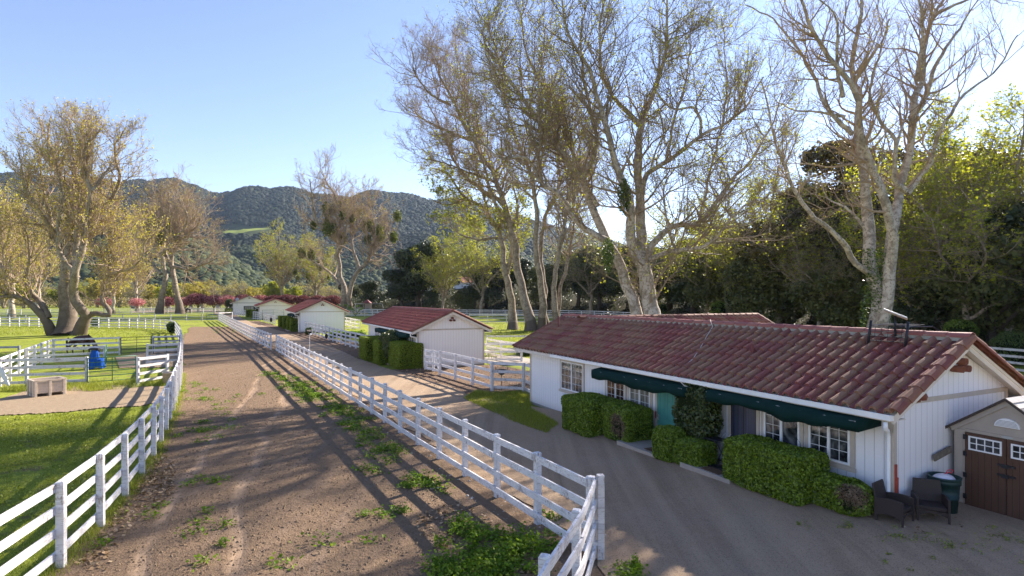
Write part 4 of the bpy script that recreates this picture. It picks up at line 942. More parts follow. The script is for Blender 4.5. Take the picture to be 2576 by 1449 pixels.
# clump of sycamores behind the second cottage
d = 80; b = based(1345, d)
G5 = 'tall sycamore trees'
specs = [([gpt(1338, d)]+C2([(560, 1400), (530, 1260), (490, 1050), (450, 880), (400, 760), (300, 600), (220, 450), (160, 300), (110, 200)]), .78, .07, 4),
    ([gpt(1358, d)]+C2([(600, 1380), (575, 1200), (560, 1000), (545, 800), (480, 600), (430, 400), (420, 250)]), .58, .08, -4),
    ([gpt(1373, d)]+C2([(625, 1380), (630, 1150), (640, 1000), (700, 800), (660, 560), (640, 400)]), .50, .08, 4),
    ([gpt(1392, d)]+C2([(660, 1380), (665, 1150), (720, 950), (760, 700), (800, 500)]), .50, .08, -3),
    ([gpt(1402, d)]+C2([(675, 1380), (700, 1200), (735, 1080), (770, 900), (830, 750)]), .38, .06, 3),
    (C2([(450, 880), (330, 800), (240, 700), (180, 560), (110, 430)]), .35, .06, 3),
    (C2([(420, 790), (300, 740), (180, 700), (90, 680)]), .25, .05, -4),
    (C2([(470, 950), (400, 850), (360, 700), (340, 500), (260, 330), (240, 200)]), .30, .05, -5),
    (C2([(300, 600), (180, 560), (80, 500), (40, 460)]), .25, .05, 3),
    (C2([(220, 450), (130, 400), (60, 300), (50, 190)]), .22, .05, -2),
    (C2([(300, 600), (290, 430), (250, 260), (230, 170)]), .22, .05, 2)]
sycamore('sycamore_tree', b, pxlimbs(specs, d, b, 5), 51, 'clump of five leaning sycamore trunks behind the second cottage', G5, scale=1.7, sp1=.42, L1=4.0, L2=2.1, n2=8, n3=6, n4=2, twig='twig_warm', leaf='lf_syc', lsize=.12, ldens=.26, leafbelow=.5, bk='bark')
d = 82; b = based(1294, d)
specs = [([gpt(1292, d)]+C2([(488, 1390), (455, 1180), (435, 1020), (380, 920), (280, 850), (200, 750), (130, 720)]), .70, .08, 3), (C2([(455, 1180), (480, 1040), (500, 900), (470, 760)]), .4, .08, -3),
         (C2([(435, 1020), (340, 1030), (250, 1000), (200, 940)]), .25, .05, -3), (C2([(380, 920), (340, 780), (330, 650)]), .25, .05, 2), (C2([(280, 850), (200, 880), (120, 850)]), .2, .05, -2)]
sycamore('sycamore_tree', b, pxlimbs(specs, d, b, 6), 52, 'single stout brown-barked sycamore left of the five-trunk clump', G5, scale=1.5, sp1=.6, n2=7, n3=6, n4=2, twig='twig_warm', leaf='lf_syc', lsize=.15, ldens=.5, bk='bark', up=.15)
# right-hand sycamore
d = 32; b = based(2196, d)
specs = [([gpt(2196, d)]+C3([(850, 1440), (858, 1280), (838, 1150), (830, 1000), (828, 800), (800, 600), (795, 400), (790, 200), (805, 0), (800, -150)]), .52, .05, 2),
    ([gpt(2206, d)]+C3([(870, 1380), (885, 1250), (892, 1050), (880, 900), (820, 730), (750, 560), (720, 420), (650, 300), (580, 180), (520, 0), (480, -150)]), .44, .05, -3),
    ([gpt(2212, d)]+C3([(880, 1400), (905, 1200), (930, 1000), (970, 850), (1000, 650), (1015, 500), (1040, 350), (1065, 200), (1120, 60), (1200, -80)]), .46, .06, 3),
    (C3([(850, 1180), (790, 1150), (740, 1080), (680, 990), (570, 870), (470, 700), (390, 500), (370, 350)]), .20, .03, -3),
    (C3([(1015, 500), (1080, 430), (1150, 250), (1250, 100), (1330, -40)]), .18, .03, 2),
    (C3([(985, 820), (940, 780), (950, 620), (890, 520), (850, 400), (880, 250), (920, 80)]), .16, .03, -2),
    (C3([(1000, 830), (1100, 700), (1160, 540), (1250, 400), (1380, 300), (1470, 150)]), .16, .03, -3),
    (C3([(760, 580), (650, 440), (580, 300), (500, 180), (400, 80), (300, 20)]), .14, .03, 2),
    (C3([(1040, 350), (1060, 100), (1040, -80)]), .18, .03, -2),
    (C3([(730, 500), (620, 480), (500, 470), (430, 430)]), .09, .02, 2),
    (C3([(720, 420), (700, 250), (690, 100), (620, 0)]), .12, .03, -2),
    (C3([(830, 1000), (740, 890), (660, 850), (620, 760)]), .10, .02, 2),
    (C3([(1120, 60), (1250, 0), (1380, -60)]), .12, .03, -1),
    (C3([(950, 620), (1000, 480), (970, 330), (930, 200)]), .08, .02, 1)]
T3 = sycamore('sycamore_tree', b, pxlimbs(specs, d, b, 8), 81, 'tall pale sycamore with ivy round its foot, behind the roof rack', G5, sp1=.8, L1=4.0, L2=2.1, L3=.95, n2=7, n3=5, n4=1, twig='twig_warm', leaf='lf_gold', lsize=.04, ldens=.3, bk='bark2', up=.35, t4=.003, rt=.008)
n = 5200; th = rng.uniform(0, 6.283, n); z = rng.uniform(0, 1, n)**1.3*7.5; rr = .60+rng.uniform(0, .25, n)-z*.02
leafobj('ivy', np.stack([rr*np.cos(th)+.1+z*.02, rr*np.sin(th), z], 1)[(np.sin(th*2+z)+rng.normal(0, .5, n)) > -.2], .06, M['lf_ivy'], T3, None, 1, .8)
# big left sycamore
d = 72; b = based(165, d)
specs = [([gpt(166, d), (168, 830), (170, 780), (176, 700), (182, 600), (190, 500), (200, 430), (215, 360), (205, 310)], 1.05, .08, 2),
    ([gpt(140, d), (132, 840), (120, 817), (96, 781), (68, 757), (51, 748), (20, 742), (-25, 752), (-60, 740)], .62, .10, -5),
    ([(123, 801), (113, 774), (92, 748), (72, 719), (60, 709), (31, 702), (18, 640), (28, 560)], .42, .08, 3),
    ([gpt(192, d), (191, 843), (202, 825), (208, 803), (208, 788), (197, 783), (187, 760), (184, 726), (190, 700), (212, 640), (222, 560), (232, 480), (215, 400), (250, 330)], .72, .08, -5),
    ([(212, 797), (242, 788), (273, 794), (272, 777), (256, 764), (258, 740), (268, 690), (276, 610), (290, 520)], .38, .07, 3),
    ([(190, 700), (192, 640), (192, 579), (195, 492), (187, 420), (178, 350), (174, 300)], .45, .06, 5),
    ([(182, 600), (220, 560), (270, 510), (300, 450), (290, 380), (310, 330)], .45, .06, -4),
    ([(190, 500), (150, 440), (130, 390), (120, 330), (130, 290)], .42, .06, 4),
    ([(176, 700), (130, 600), (95, 530), (60, 460), (45, 380)], .45, .06, -5),
    ([(130, 600), (110, 500), (100, 420), (85, 350)], .28, .05, 5),
    ([(190, 700), (150, 640), (140, 560), (150, 480), (140, 400)], .35, .06, -3),
    ([(232, 480), (280, 420), (300, 380)], .2, .05, 3), ([(215, 420), (230, 370), (240, 330)], .22, .05, -3),
    ([(182, 600), (240, 640), (300, 620), (345, 560)], .3, .05, 6), ([(60, 709), (80, 660), (70, 600), (50, 540)], .25, .05, -2),
    ([(268, 690), (320, 680), (350, 660), (370, 600)], .22, .05, -4), ([(20, 742), (10, 690), (-10, 640), (0, 560)], .3, .06, 3)]
sycamore('sycamore_tree', b, pxlimbs(specs, d, b, 12), 121, 'big spreading sycamore with an elbowed low limb in the left paddock', G5, scale=1.5, sp1=.52, L1=3.7, L2=2.0, n2=8, n3=6, n4=1, twig='twig_warm', leaf='lf_gold', lsize=.10, ldens=1., bk='bark', up=.55, lowfrac=.95, leafbelow=1.0)
# leaning pair beyond the meadow fence
d = 150; b = based(402, d)
specs = [([gpt(402, d), (404, 760), (412, 700), (405, 640), (390, 590), (382, 530), (400, 470)], .95, .12, 4), ([(405, 640), (440, 600), (470, 560), (455, 500)], .7, .1, -6), ([(405, 690), (380, 650), (365, 600), (360, 540)], .5, .1, 4), ([(390, 590), (420, 540), (425, 480)], .5, .1, 4)]
sycamore('sycamore_tree', b, pxlimbs(specs, d, b, 14), 141, 'reddish-brown sycamore, left of the leaning pair beyond the meadow fence', G5, scale=2.4, sp1=.36, L1=4.2, L2=2.1, n2=8, n3=6, n4=0, twig='twig_warm', leaf='lf_gold', lsize=.14, ldens=.12, mist=4, lowfrac=.8)
d = 152; b = based(457, d)
specs = [([gpt(457, d), (452, 760), (440, 720), (430, 670), (436, 620), (452, 570), (462, 520), (440, 470)], .95, .12, 4), ([(430, 670), (480, 680), (520, 660), (545, 650)], .5, .1, -6), ([(436, 620), (470, 590), (500, 560), (505, 530)], .6, .1, -5), ([(430, 670), (415, 620), (420, 560), (410, 500)], .6, .1, 5), ([(470, 590), (510, 600), (540, 590)], .3, .08, 5)]
sycamore('sycamore_tree', b, pxlimbs(specs, d, b, 15), 151, 'sycamore leaning left, right one of the pair beyond the meadow fence', G5, scale=2.4, sp1=.36, L1=4.2, L2=2.1, n2=8, n3=6, n4=0, twig='twig_warm', leaf='lf_gold', lsize=.14, ldens=.10, mist=2, lowfrac=.9)
d = 150; b = based(868, d)
specs = [([gpt(862, d), (861, 730), (850, 690), (845, 650), (842, 600), (850, 540), (832, 480), (806, 430)], .95, .1, 3), ([gpt(876, d), (874, 740), (882, 715), (905, 680), (930, 640), (940, 580), (930, 520), (925, 480)], .8, .1, -3),
    ([(855, 720), (835, 690), (800, 665), (775, 650)], .6, .1, 5), ([(842, 600), (800, 560), (785, 500), (780, 450)], .6, .1, -5), ([(905, 680), (880, 620), (890, 560), (880, 500)], .6, .1, 4), ([(930, 640), (965, 600), (975, 560)], .4, .1, 4), ([(845, 650), (870, 590), (870, 520)], .5, .1, -6), ([(940, 640), (980, 650), (990, 680)], .3, .08, 2)]
sycamore('sycamore_tree', b, pxlimbs(specs, d, b, 16), 161, 'sycamore with dark mistletoe balls behind the third cottage', G5, scale=2.4, sp1=.36, L1=4.4, L2=2.1, n2=8, n3=6, n4=0, twig='twig_warm', leaf='lf_gold', lsize=.14, ldens=.12, mist=30, lowfrac=.5)
def rlimbs(Hh, n, seed, r0=.4, spread=.35, fork=.3):
    rr = random.Random(seed); out = []; zf = Hh*fork; top = (rr.uniform(-.5, .5), rr.uniform(-.5, .5), zf)
    out.append((np.array([(0, 0, -.2), (top[0]*.4, top[1]*.4, zf*.5), top, (top[0]+rr.uniform(-1, 1), top[1], Hh*.6), (top[0]+rr.uniform(-2, 2), top[1]+rr.uniform(-2, 2), Hh)]), r0, .04))
    for i in range(n):
        a = 6.283*i/n+rr.uniform(-.4, .4); R_ = Hh*spread*rr.uniform(.6, 1.1); zt = Hh*rr.uniform(.6, .97); z0 = zf*rr.uniform(.7, 1.2)
        out.append((np.array([(top[0]*.6, top[1]*.6, z0), (math.cos(a)*R_*.35, math.sin(a)*R_*.35, z0+(zt-z0)*.3), (math.cos(a+.2)*R_*.75, math.sin(a+.2)*R_*.75, z0+(zt-z0)*.65), (math.cos(a)*R_, math.sin(a)*R_, zt)]), r0*.5, .035))
    return out
def copy_tree(root, loc, rz, s, label, group=None):
    r = root.copy(); link(r); r.location = loc; r.rotation_euler = (0, 0, rz); r.scale = (s, s, s) if not isinstance(s, tuple) else s; r['label'] = label
    if group: r['group'] = group
    for ch in list(root.children):
        c = ch.copy(); link(c, r)
        for g in ch.children: link(g.copy(), c)
    return r
# mid-distance sycamores with yellow-green young leaf
GS = 'sycamores beyond the cottages'
def rs(label, px, d, Hh, n, seed, **kw):
    b = based(px, d); a = dict(scale=Hh/16, sp1=.6, n2=6, n3=6, n4=0, twig='twig_warm', leaf='lf_syc', lsize=.15, ldens=.45, up=.3, group=GS); a.update(kw)
    return sycamore('sycamore_tree', b, rlimbs(Hh, n, seed, Hh*.025), seed, label, **a)
rs('yellow-green sycamore with several pale trunks behind the fourth cottage', 712, 185, 27, 8, 201, mist=9)
rs('thin-crowned olive tree right of the yellow-green sycamore, behind the third cottage', 790, 190, 24, 7, 202, mist=4)
s3 = rs('pale-trunked sycamore at the left photo edge beyond the curving fence', 30, 118, 24, 7, 203, leaf='lf_gold', ldens=.25, bk='bark2')
copy_tree(s3, based(-55, 105), 2., 1.15, 'tall sycamore cut by the left photo edge')
copy_tree(s3, based(345, 175), 1., .9, 'golden twiggy tree between the big left sycamore and the leaning pair')
copy_tree(s3, based(285, 150), 4., .8, 'golden twiggy tree just right of the big left sycamore')
copy_tree(s3, based(95, 165), 5., 1.0, 'golden twiggy tree seen behind the trunk of the big left sycamore')
# leafy young sycamores to the right
def bankloc(px, off):
    r = (px-CX)/F; c = bc+bn*off; q = np.abs(np.where(c[:, 1] > 3, c[:, 0]/np.maximum(c[:, 1], 3)-r, 9)); i = int(q.argmin()); return bank_point(i, off)
def fillH(px, topy, off):
    x, y, z = bankloc(px, off); return (x, y, z-.3), H+(HY-topy)*y/F-z
for k, (lb, px, ty, off, lf, sd, ld) in enumerate((('yellow-leaved sycamore over the right part of the wooded bank', 2380, 300, 5, 'lf_yel', 301, 1.), ('yellow-leaved sycamore cut by the right photo edge', 2560, 280, 6, 'lf_yel', 302, .9), ('sparse budding sycamore between the two tallest trees', 1960, 330, 4, 'lf_syc', 303, .5), ('low golden sycamore in front of the dark bank', 1880, 480, 3, 'lf_yel', 304, .9))):
    loc, hh = fillH(px, ty, off)
    sycamore('sycamore_tree', loc, rlimbs(hh, 7, sd, hh*.018, .36), sd, lb, 'budding sycamores on the wooded bank', scale=hh/17, sp1=.6, n2=7, n3=6, n4=1, twig='twig', leaf=lf, lsize=.11, ldens=ld, up=.25, bk='bark')

YT = bpy.data.objects.get('sycamore_tree.%03d' % 0)
yt = [o_ for o_ in bpy.data.objects if o_.get('group') == 'budding sycamores on the wooded bank']
for j, (px, ty, off, wh) in enumerate(((1760, 520, 2.2, 'right of the twin trunk'), (1460, 560, 2.5, 'between the five-trunk clump and the twin trunk'), (2060, 470, 3, 'left of the ivy-footed trunk, above the rack'), (2300, 480, 2.6, 'right of the ivy-footed trunk, above the yellow shrub'), (2470, 430, 3, 'above the near gable, full of yellow leaf'), (2140, 560, 2.2, 'low, touching the left side of the ivy-footed trunk'), (1230, 560, 3, 'left of the single stout sycamore'), (1110, 610, 3, 'above the playground, thin and brown'))):
    loc, hh = fillH(px, ty, off); src = yt[(j+1) % len(yt)]; h0 = max(c_.bound_box[6][2] for c_ in src.children if c_.name.startswith('trunk'))
    s_ = hh/max(h0, 1.); copy_tree(src, loc, j*1.7, (s_*1.25, s_*1.25, s_), 'golden-green budding tree '+wh, 'budding sycamores on the wooded bank')
# ------------------------------------------------------------------ evergreen oaks on the bank
def oak(seed, leaf='lf_oak', n=26000, size=.145, flat=.8, trunkh=.25):
    """unit-ish oak, 10 m tall, crown radius about 4.6"""
    global rng; keep = rng; rng = np.random.default_rng(seed); rr = random.Random(seed)
    root = empty('oak_tree', (0, 0, -50), 0, 'x', 'tree'); pts = []; nor = []
    L = 15
    for i in range(L):
        a = rr.uniform(0, 6.283); R_ = rr.uniform(.5, 3.3); zc = rr.uniform(2.6, 8.2)*(1-.06*R_); r = rr.uniform(1.2, 2.1)*(1.12-.05*zc)
        m_ = n//L; dd = rdir(m_); dd[:, 2] = np.abs(dd[:, 2])*rng.choice([1, 1, 1, -.7], m_); dd = nrm(dd); q = dd*(r*(1+.22*wav(dd*2, 3, i)+.12*wav(dd*2, 8, i))*rng.uniform(.72, 1.04, m_))[:, None]
        pts.append(q*np.array([1.15, 1.15, flat])+np.array([math.cos(a)*R_, math.sin(a)*R_, zc])); nor.append(dd)
    leafobj('crown', np.concatenate(pts), size, M[leaf], root, np.concatenate(nor), .9, .65)
    m = MB(); m.tube([(0, 0, -.3), (.1, 0, 1.), (.3, .1, 2.6), (.5, .3, 5)], [.38, .3, .26, .1], 8)
    for i in range(5): a = rr.uniform(0, 6.28); m.tube([(.2, .05, 1.6+i*.3), (math.cos(a)*1.3, math.sin(a)*1.3, 3.2+i*.2), (math.cos(a)*2.6, math.sin(a)*2.6, 4.8+i*.3)], [.16, .12, .05], 6)
    m.build('trunk', M['oakbark'], root, True); rng = keep
    return root
OK = [oak(401), oak(402, 'lf_oak'), oak(403, 'lf_oak2', 22000), oak(404, 'lf_brown', 42000, .085)]
used = set()
GO = 'evergreen oaks on the wooded bank'
side = ['left', 'centre', 'right']
def place_oak(k, px, topy, off, label, w=1.):
    loc, hh = fillH(px, topy, off); s = max(hh, 3.)/9.6
    if k in used: return copy_tree(OK[k], loc, random.uniform(0, 6), (s*w, s*w, s), label, GO)
    used.add(k); o = OK[k]; o.location = loc; o.rotation_euler[2] = random.uniform(0, 6); o.scale = (s*w, s*w, s); o['label'] = label; o['group'] = GO; return o
place_oak(0, 1065, 575, 8, 'tall dark oak filling the gap right of the playground swings', 1.1)
place_oak(3, 2180, 275, 9, 'tallest brownish oak looming behind the ivy-footed sycamore', 1.25)
place_oak(0, 2480, 330, 16, 'dark oak behind the yellow-leaved sycamores at the right edge', .9)
place_oak(1, 1000, 650, 7, 'dark oak directly behind the playground tower', 1.1)
oaks = [(0, 930, 690, 9), (1, 1130, 650, 22), (2, 1180, 716, 6), (0, 1240, 650, 8), (1, 1300, 610, 14), (2, 1360, 640, 7), (0, 1430, 600, 10), (2, 1500, 590, 7), (0, 1560, 590, 9), (2, 1630, 600, 6), (2, 1700, 580, 9), (0, 1760, 600, 6), (3, 1800, 520, 14),
        (2, 1850, 560, 7), (3, 1910, 530, 9), (2, 1980, 560, 5), (1, 2030, 520, 10), (3, 2080, 450, 9), (2, 2130, 600, 4), (0, 2200, 520, 6), (1, 2280, 430, 9), (3, 2330, 330, 12), (0, 2360, 560, 5), (1, 2430, 480, 8), (2, 2500, 560, 5), (0, 2560, 420, 9), (1, 2680, 400, 9), (2, 2850, 400, 8), (0, 1090, 712, 7), (1, 880, 700, 12), (2, 840, 705, 14), (0, 3100, 420, 9)]
spots = {930: 'behind the left end of the playground', 1130: 'shading the white villa on the hill', 1180: 'below the villa roof', 1240: 'above the ridge of the second cottage', 1300: 'behind the single stout sycamore', 1360: 'low behind the five-trunk clump', 1430: 'just right of the five-trunk clump', 1500: 'left of the twin-trunked sycamore limbs', 1560: 'close behind the twin trunk, left side',
    1630: 'directly behind the twin trunk', 1700: 'just right of the twin trunk', 1760: 'above the end of the rear wing ridge', 1800: 'rising over its neighbours right of the twin trunk', 1850: 'behind the grey-green shrub', 1910: 'right of the grey-green shrub', 1980: 'low at the foot of the bank in the middle', 2030: 'left of the roof rack and dish', 2080: 'tall, just left of the ivy-footed trunk', 2130: 'low, at the left side of the ivy-footed trunk',
    2200: 'directly behind the ivy-footed trunk', 2280: 'right of the ivy-footed trunk', 2330: 'brownish, above the bright green shrub', 2360: 'low behind the bright green shrub', 2430: 'above the near gable peak', 2500: 'low at the bank foot near the right edge', 2560: 'cut by the right photo edge', 2680: 'outside the right photo edge, nearer one', 2850: 'outside the right photo edge, second one', 1090: 'in front of the villa, low', 880: 'left of the swings, above the far cottages', 840: 'leftmost of the bank, behind the mistletoe sycamore', 3100: 'outside the right photo edge, last one'}
kd = ['dark dense oak', 'dark spreading oak', 'olive green oak', 'brownish oak']
for k, px, ty, off in oaks: place_oak(k, px, ty, off, kd[k]+' '+spots[px], random.uniform(.95, 1.25))
# undergrowth on the bank
n = 45000; ii = rng.uniform(24, 84, n); off = rng.uniform(2.8, 26, n)**1.0; c0 = bc[ii.astype(int)]; c1 = bc[np.minimum(ii.astype(int)+1, 89)]; w = (ii % 1)[:, None]; nn_ = bn[ii.astype(int)]
c = c0*(1-w)+c1*w+nn_*off[:, None]; z = np.interp(off, offs, hts)+gz(c[:, 0], c[:, 1]); cl = np.abs(wav(np.stack([c[:, 0], c[:, 1], z*0], 1), .5))
o = leafobj('undergrowth', np.stack([c[:, 0], c[:, 1], z+rng.random(n)*(.4+2.2*cl)], 1), .16, M['lf_oak'], None, None, 1, .6); tag(o, 'dark ivy and brambles covering the wooded bank', 'undergrowth', kind='stuff')
# shrubs that stand out on the bank
def shrub(label, px, cy, off, r, mat, n=6000, size=.11, zc=None, e=2.2, sc=(1, 1, 1)):
    x, y, z = bankloc(px, off); zt = H+(HY-cy)*y/F
    return bush(label, (x, y, z-.2), r*sc[0], r*sc[1], r*sc[2], n, size, mat, e=e, rough=.25, name='shrub', cat='shrub', group='shrubs on the wooded bank', zc=max(zt-z, r*.5), shell=.4, fs=1.5)
shrub('grey-green feathery shrub standing out on the dark bank', 1850, 745, 3.2, 2.0, M['lf_grey'], 9000, .10, sc=(.9, .9, 1.3))
shrub('small yellow-green shrub left of the feathery grey one', 1796, 775, 2.6, 1.2, M['lf_bright'], 3500, .08)
shrub('tiny bright shrub beyond the rear wing ridge', 1683, 776, 2.8, 1.1, M['lf_ivy'], 2500, .08)
shrub('bright green shrub high on the bank right of the ivy-footed trunk', 2372, 722, 6, 2.0, M['lf_bright'], 7000, .10)
shrub('sunlit yellow shrub just above the near roof ridge', 2360, 832, 2.4, 1.1, M['lf_bright'], 5000, .07)
shrub('glossy-leaved shrub behind the near gable peak', 2498, 870, 2.2, 1.15, M['lf_ivy'], 5500, .06)
shrub('olive shrub hanging at the right photo edge', 2560, 700, 5, 2.2, M['lf_ivy'], 6000, .10)
# villa on the hill behind the oaks
x, y, z = PD(1140, 712, 176); vl = empty('villa', (x, y, z-3), .5, 'white villa with an arched window and pale red roof glimpsed through the oaks', 'house')
k = MB(); k.box(-9, 9, -4, 4, -4, 3.2).box(-9.5, -3.5, -5, -4.0, -4, 4.4); k.build('wall', M['white'], vl)
k = MB(); k.add([(-9.8, -4.6, 3.1), (9.8, -4.6, 3.1), (9.8, 4.6, 3.1), (-9.8, 4.6, 3.1), (-8, 0, 5), (8, 0, 5)], [(0, 1, 5, 4), (2, 3, 4, 5), (1, 2, 5), (3, 0, 4), (0, 3, 2, 1)]); k.build('roof', M['tile_plain'], vl)
k = MB(); k.add([(-6.5+1.5*math.cos(math.pi*q/10), -5.02, 1.6+1.7*math.sin(math.pi*q/10)) for q in range(11)]+[(-8, -5.02, 0), (-5, -5.02, 0)], [tuple(range(11))+(11, 12)]); k.build('window', M['glass'], vl)
x, y, z = PD(1032, 712, 178); vl = empty('villa', (x, y, z-2), .2, 'second pale villa, farther left, hidden behind the dark oaks', 'house')
k = MB(); k.box(-5, 5, -4, 4, -4, 2.4); k.build('wall', M['white'], vl)
k = MB(); k.add([(-5.8, -4.6, 2.3), (5.8, -4.6, 2.3), (5.8, 4.6, 2.3), (-5.8, 4.6, 2.3), (-4, 0, 4.6), (4, 0, 4.6)], [(0, 1, 5, 4), (2, 3, 4, 5), (1, 2, 5), (3, 0, 4), (0, 3, 2, 1)]); k.build('roof', M['tile_plain'], vl)

# ------------------------------------------------------------------ plum trees, brush, far trees
def vase(seed, mats, n=5200, size=.11):
    """vase-shaped plum tree about 4.6 m tall"""
    global rng; keep = rng; rng = np.random.default_rng(seed); root = empty('plum_tree', (0, 0, -60), 0, 'x', 'tree')
    m = MB(); rr = random.Random(seed); m.tube([(0, 0, -.2), (0, 0, 1.1)], [.17, .14], 8); ends = []
    for i in range(8):
        a = 6.283*i/8+rr.uniform(-.2, .2); R_ = rr.uniform(.9, 1.9); e_ = (math.cos(a)*R_, math.sin(a)*R_, rr.uniform(3., 4.)); m.tube([(0, 0, .95), (e_[0]*.4, e_[1]*.4, 1.9), e_], [.09, .06, .02], 5); ends.append(e_)
    m.build('trunk', M['twig'], root); d = rdir(n); r = rng.random(n)**.35; p = d*r[:, None]*np.array([2.5, 2.5, 1.35]); p[:, 2] += 3.2+.25*wav(p, 1.5, seed); p += rng.normal(0, .1, p.shape)
    k = len(mats)
    for j, mt in enumerate(mats): leafobj('crown', p[j::k], size, M[mt], root, None, 1, .7)
    rng = keep; return root
PV = [vase(501, ['lf_plum', 'lf_plum', 'lf_pink']), vase(502, ['lf_pink', 'lf_plum', 'lf_pink'], 3800), vase(503, ['lf_plumdark', 'lf_plumdark', 'lf_plum'])]; up = set()
GP = 'plum trees in a row across the meadow'
for k, px, s, lb in ((1, 262, .95, 'faint leafless-looking pink plum behind the big left sycamore'), (1, 345, .9, 'sparse pink plum tree, between the two left sycamores'), (0, 421, 1.0, 'crimson plum tree seen just beside the straight trunk of the leaning pair'), (1, 466, .95, 'pale pink blossoming plum just right of the leaning trunk'),
                     (0, 498, 1.22, 'largest crimson plum tree in the meadow row'), (0, 538, 1.1, 'crimson plum next to the largest one'), (1, 571, 1.1, 'pink blossoming plum nearest the farthest cottage'), (0, 612, 1.15, 'crimson plum behind the roof of the farthest cottage'),
                     (0, 655, 1.1, 'crimson plum above the roof valley of the two farthest cottages'), (2, 690, 1.1, 'dark purple plum right of the fourth cottage ridge'), (2, 722, 1.15, 'dark purple plum just left of the third cottage ridge'), (2, 762, 1.1, 'dark purple plum above the third cottage ridge'), (2, 800, 1.1, 'dark purple plum right of the third cottage gable peak'), (2, 838, 1.1, 'dark purple plum beside the mistletoe sycamore trunk')):
    loc = based(px, 168 if px < 600 else 172)
    if k in up: copy_tree(PV[k], loc, random.uniform(0, 6), s, lb, GP)
    else: up.add(k); o = PV[k]; o.location = loc; o.rotation_euler[2] = random.uniform(0, 6); o.scale = (s, s, s); o['label'] = lb; o['group'] = GP
# bare brush trees on the valley floor (unit height 10 m prototypes)
def rl_b(n, seed):
    rr = random.Random(seed); out = []
    for i in range(n):
        a = 6.283*i/n+rr.uniform(-.3, .3); R_ = rr.uniform(1.2, 4.); zt = rr.uniform(6, 9.5); out.append((np.array([(math.cos(a)*.2, math.sin(a)*.2, -.2), (math.cos(a)*R_*.3, math.sin(a)*R_*.3, zt*.35), (math.cos(a)*R_*.8, math.sin(a)*R_*.8, zt*.75), (math.cos(a)*R_, math.sin(a)*R_, zt)]), .2, .03))
    return out
BR = [sycamore('bare_tree', (0, 0, -70), rl_b(8, 601), 601, 'x', sp1=.55, L1=2.6, L2=1.5, L3=.8, n2=6, n3=5, n4=0, twig='twig_grey', leaf='lf_gold', lsize=.14, ldens=.12, rt=.035, t4=.022, bk='bark2'),
      sycamore('bare_tree', (0, 0, -70), rl_b(9, 602), 602, 'x', sp1=.5, L1=2.6, L2=1.5, L3=.8, n2=6, n3=5, n4=0, twig='twig_warm', leaf='lf_gold', lsize=.16, ldens=.6, rt=.035, t4=.022),
      sycamore('bare_tree', (0, 0, -70), rl_b(9, 603), 603, 'x', sp1=.5, L1=2.6, L2=1.5, L3=.8, n2=6, n3=5, n4=0, twig='twig_grey', leaf='lf_yel', lsize=.2, ldens=.9, rt=.03, t4=.022)]
ub = set(); GB = 'bare and budding trees on the valley floor'; rr = random.Random(66)
desc = ['bare grey twiggy tree', 'golden-brown budding tree', 'olive-green leafing tree']
near = [(-60, 'left of the photo edge'), (10, 'at the left photo edge'), (60, 'behind the leaning limb of the big left sycamore'), (110, 'left of the big sycamore trunk'), (150, 'hidden behind the big left trunk'), (205, 'above the elbowed limb'), (245, 'at the tip of the elbowed limb'), (300, 'between the big sycamore and the leaning pair'), (335, 'just left of the leaning pair'),
        (375, 'close left of the straight trunk of the leaning pair'), (425, 'between the two trunks of the leaning pair'), (480, 'behind the largest crimson plum'), (510, 'above the two crimson plums'), (548, 'above the farthest cottage, left'), (580, 'tall, above the peak of the farthest cottage'), (600, 'palest one, tall and narrow, over the farthest cottage'), (632, 'spreading over the fourth cottage roof'), (662, 'above the fourth cottage ridge'),
        (690, 'at the foot of the yellow-green sycamore'), (735, 'right of the yellow-green sycamore trunks'), (765, 'above the third cottage ridge'), (805, 'above the third cottage peak'), (835, 'left of the mistletoe sycamore trunk'), (895, 'right of the mistletoe sycamore trunk')]
for px, wh in near:
    k = {600: 0, 580: 0, 548: 0, 510: 1, 480: 1, 690: 2, 735: 2, 765: 0}.get(px, rr.choice([0, 1, 1, 2])); d_ = rr.uniform(215, 265); hpx_ = {600: 62, 580: 45, 510: 50, 480: 48}.get(px, rr.uniform(34, 54))
    loc = based(px, d_); s = (hpx_+12)*d_/F/9.6; s = (s*1.25, s*1.25, s) if px != 600 else (s*.7, s*.7, s)
    lb = desc[k]+' '+wh
    if k in ub: copy_tree(BR[k], loc, rr.uniform(0, 6), s, lb, GB)
    else: ub.add(k); o = BR[k]; o.location = loc; o.rotation_euler[2] = rr.uniform(0, 6); o.scale = s; o['label'] = lb; o['group'] = GB
# low thicket behind them, one mass
n = 48000; px = rng.uniform(-500, 960, n); d_ = rng.uniform(240, 330, n); x = (px-CX)/F*d_; z = gz(x, d_)
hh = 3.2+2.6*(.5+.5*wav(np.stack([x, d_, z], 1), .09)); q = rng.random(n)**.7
o = leafobj('thicket', np.stack([x, d_, z+q*hh], 1), .42, M['lf_thick'], None, None, 1, .5, attr=np.clip(rng.random(n)*.6+.4*q, 0, 1)); tag(o, 'brown and olive thicket at the foot of the hills', 'thicket', kind='stuff')

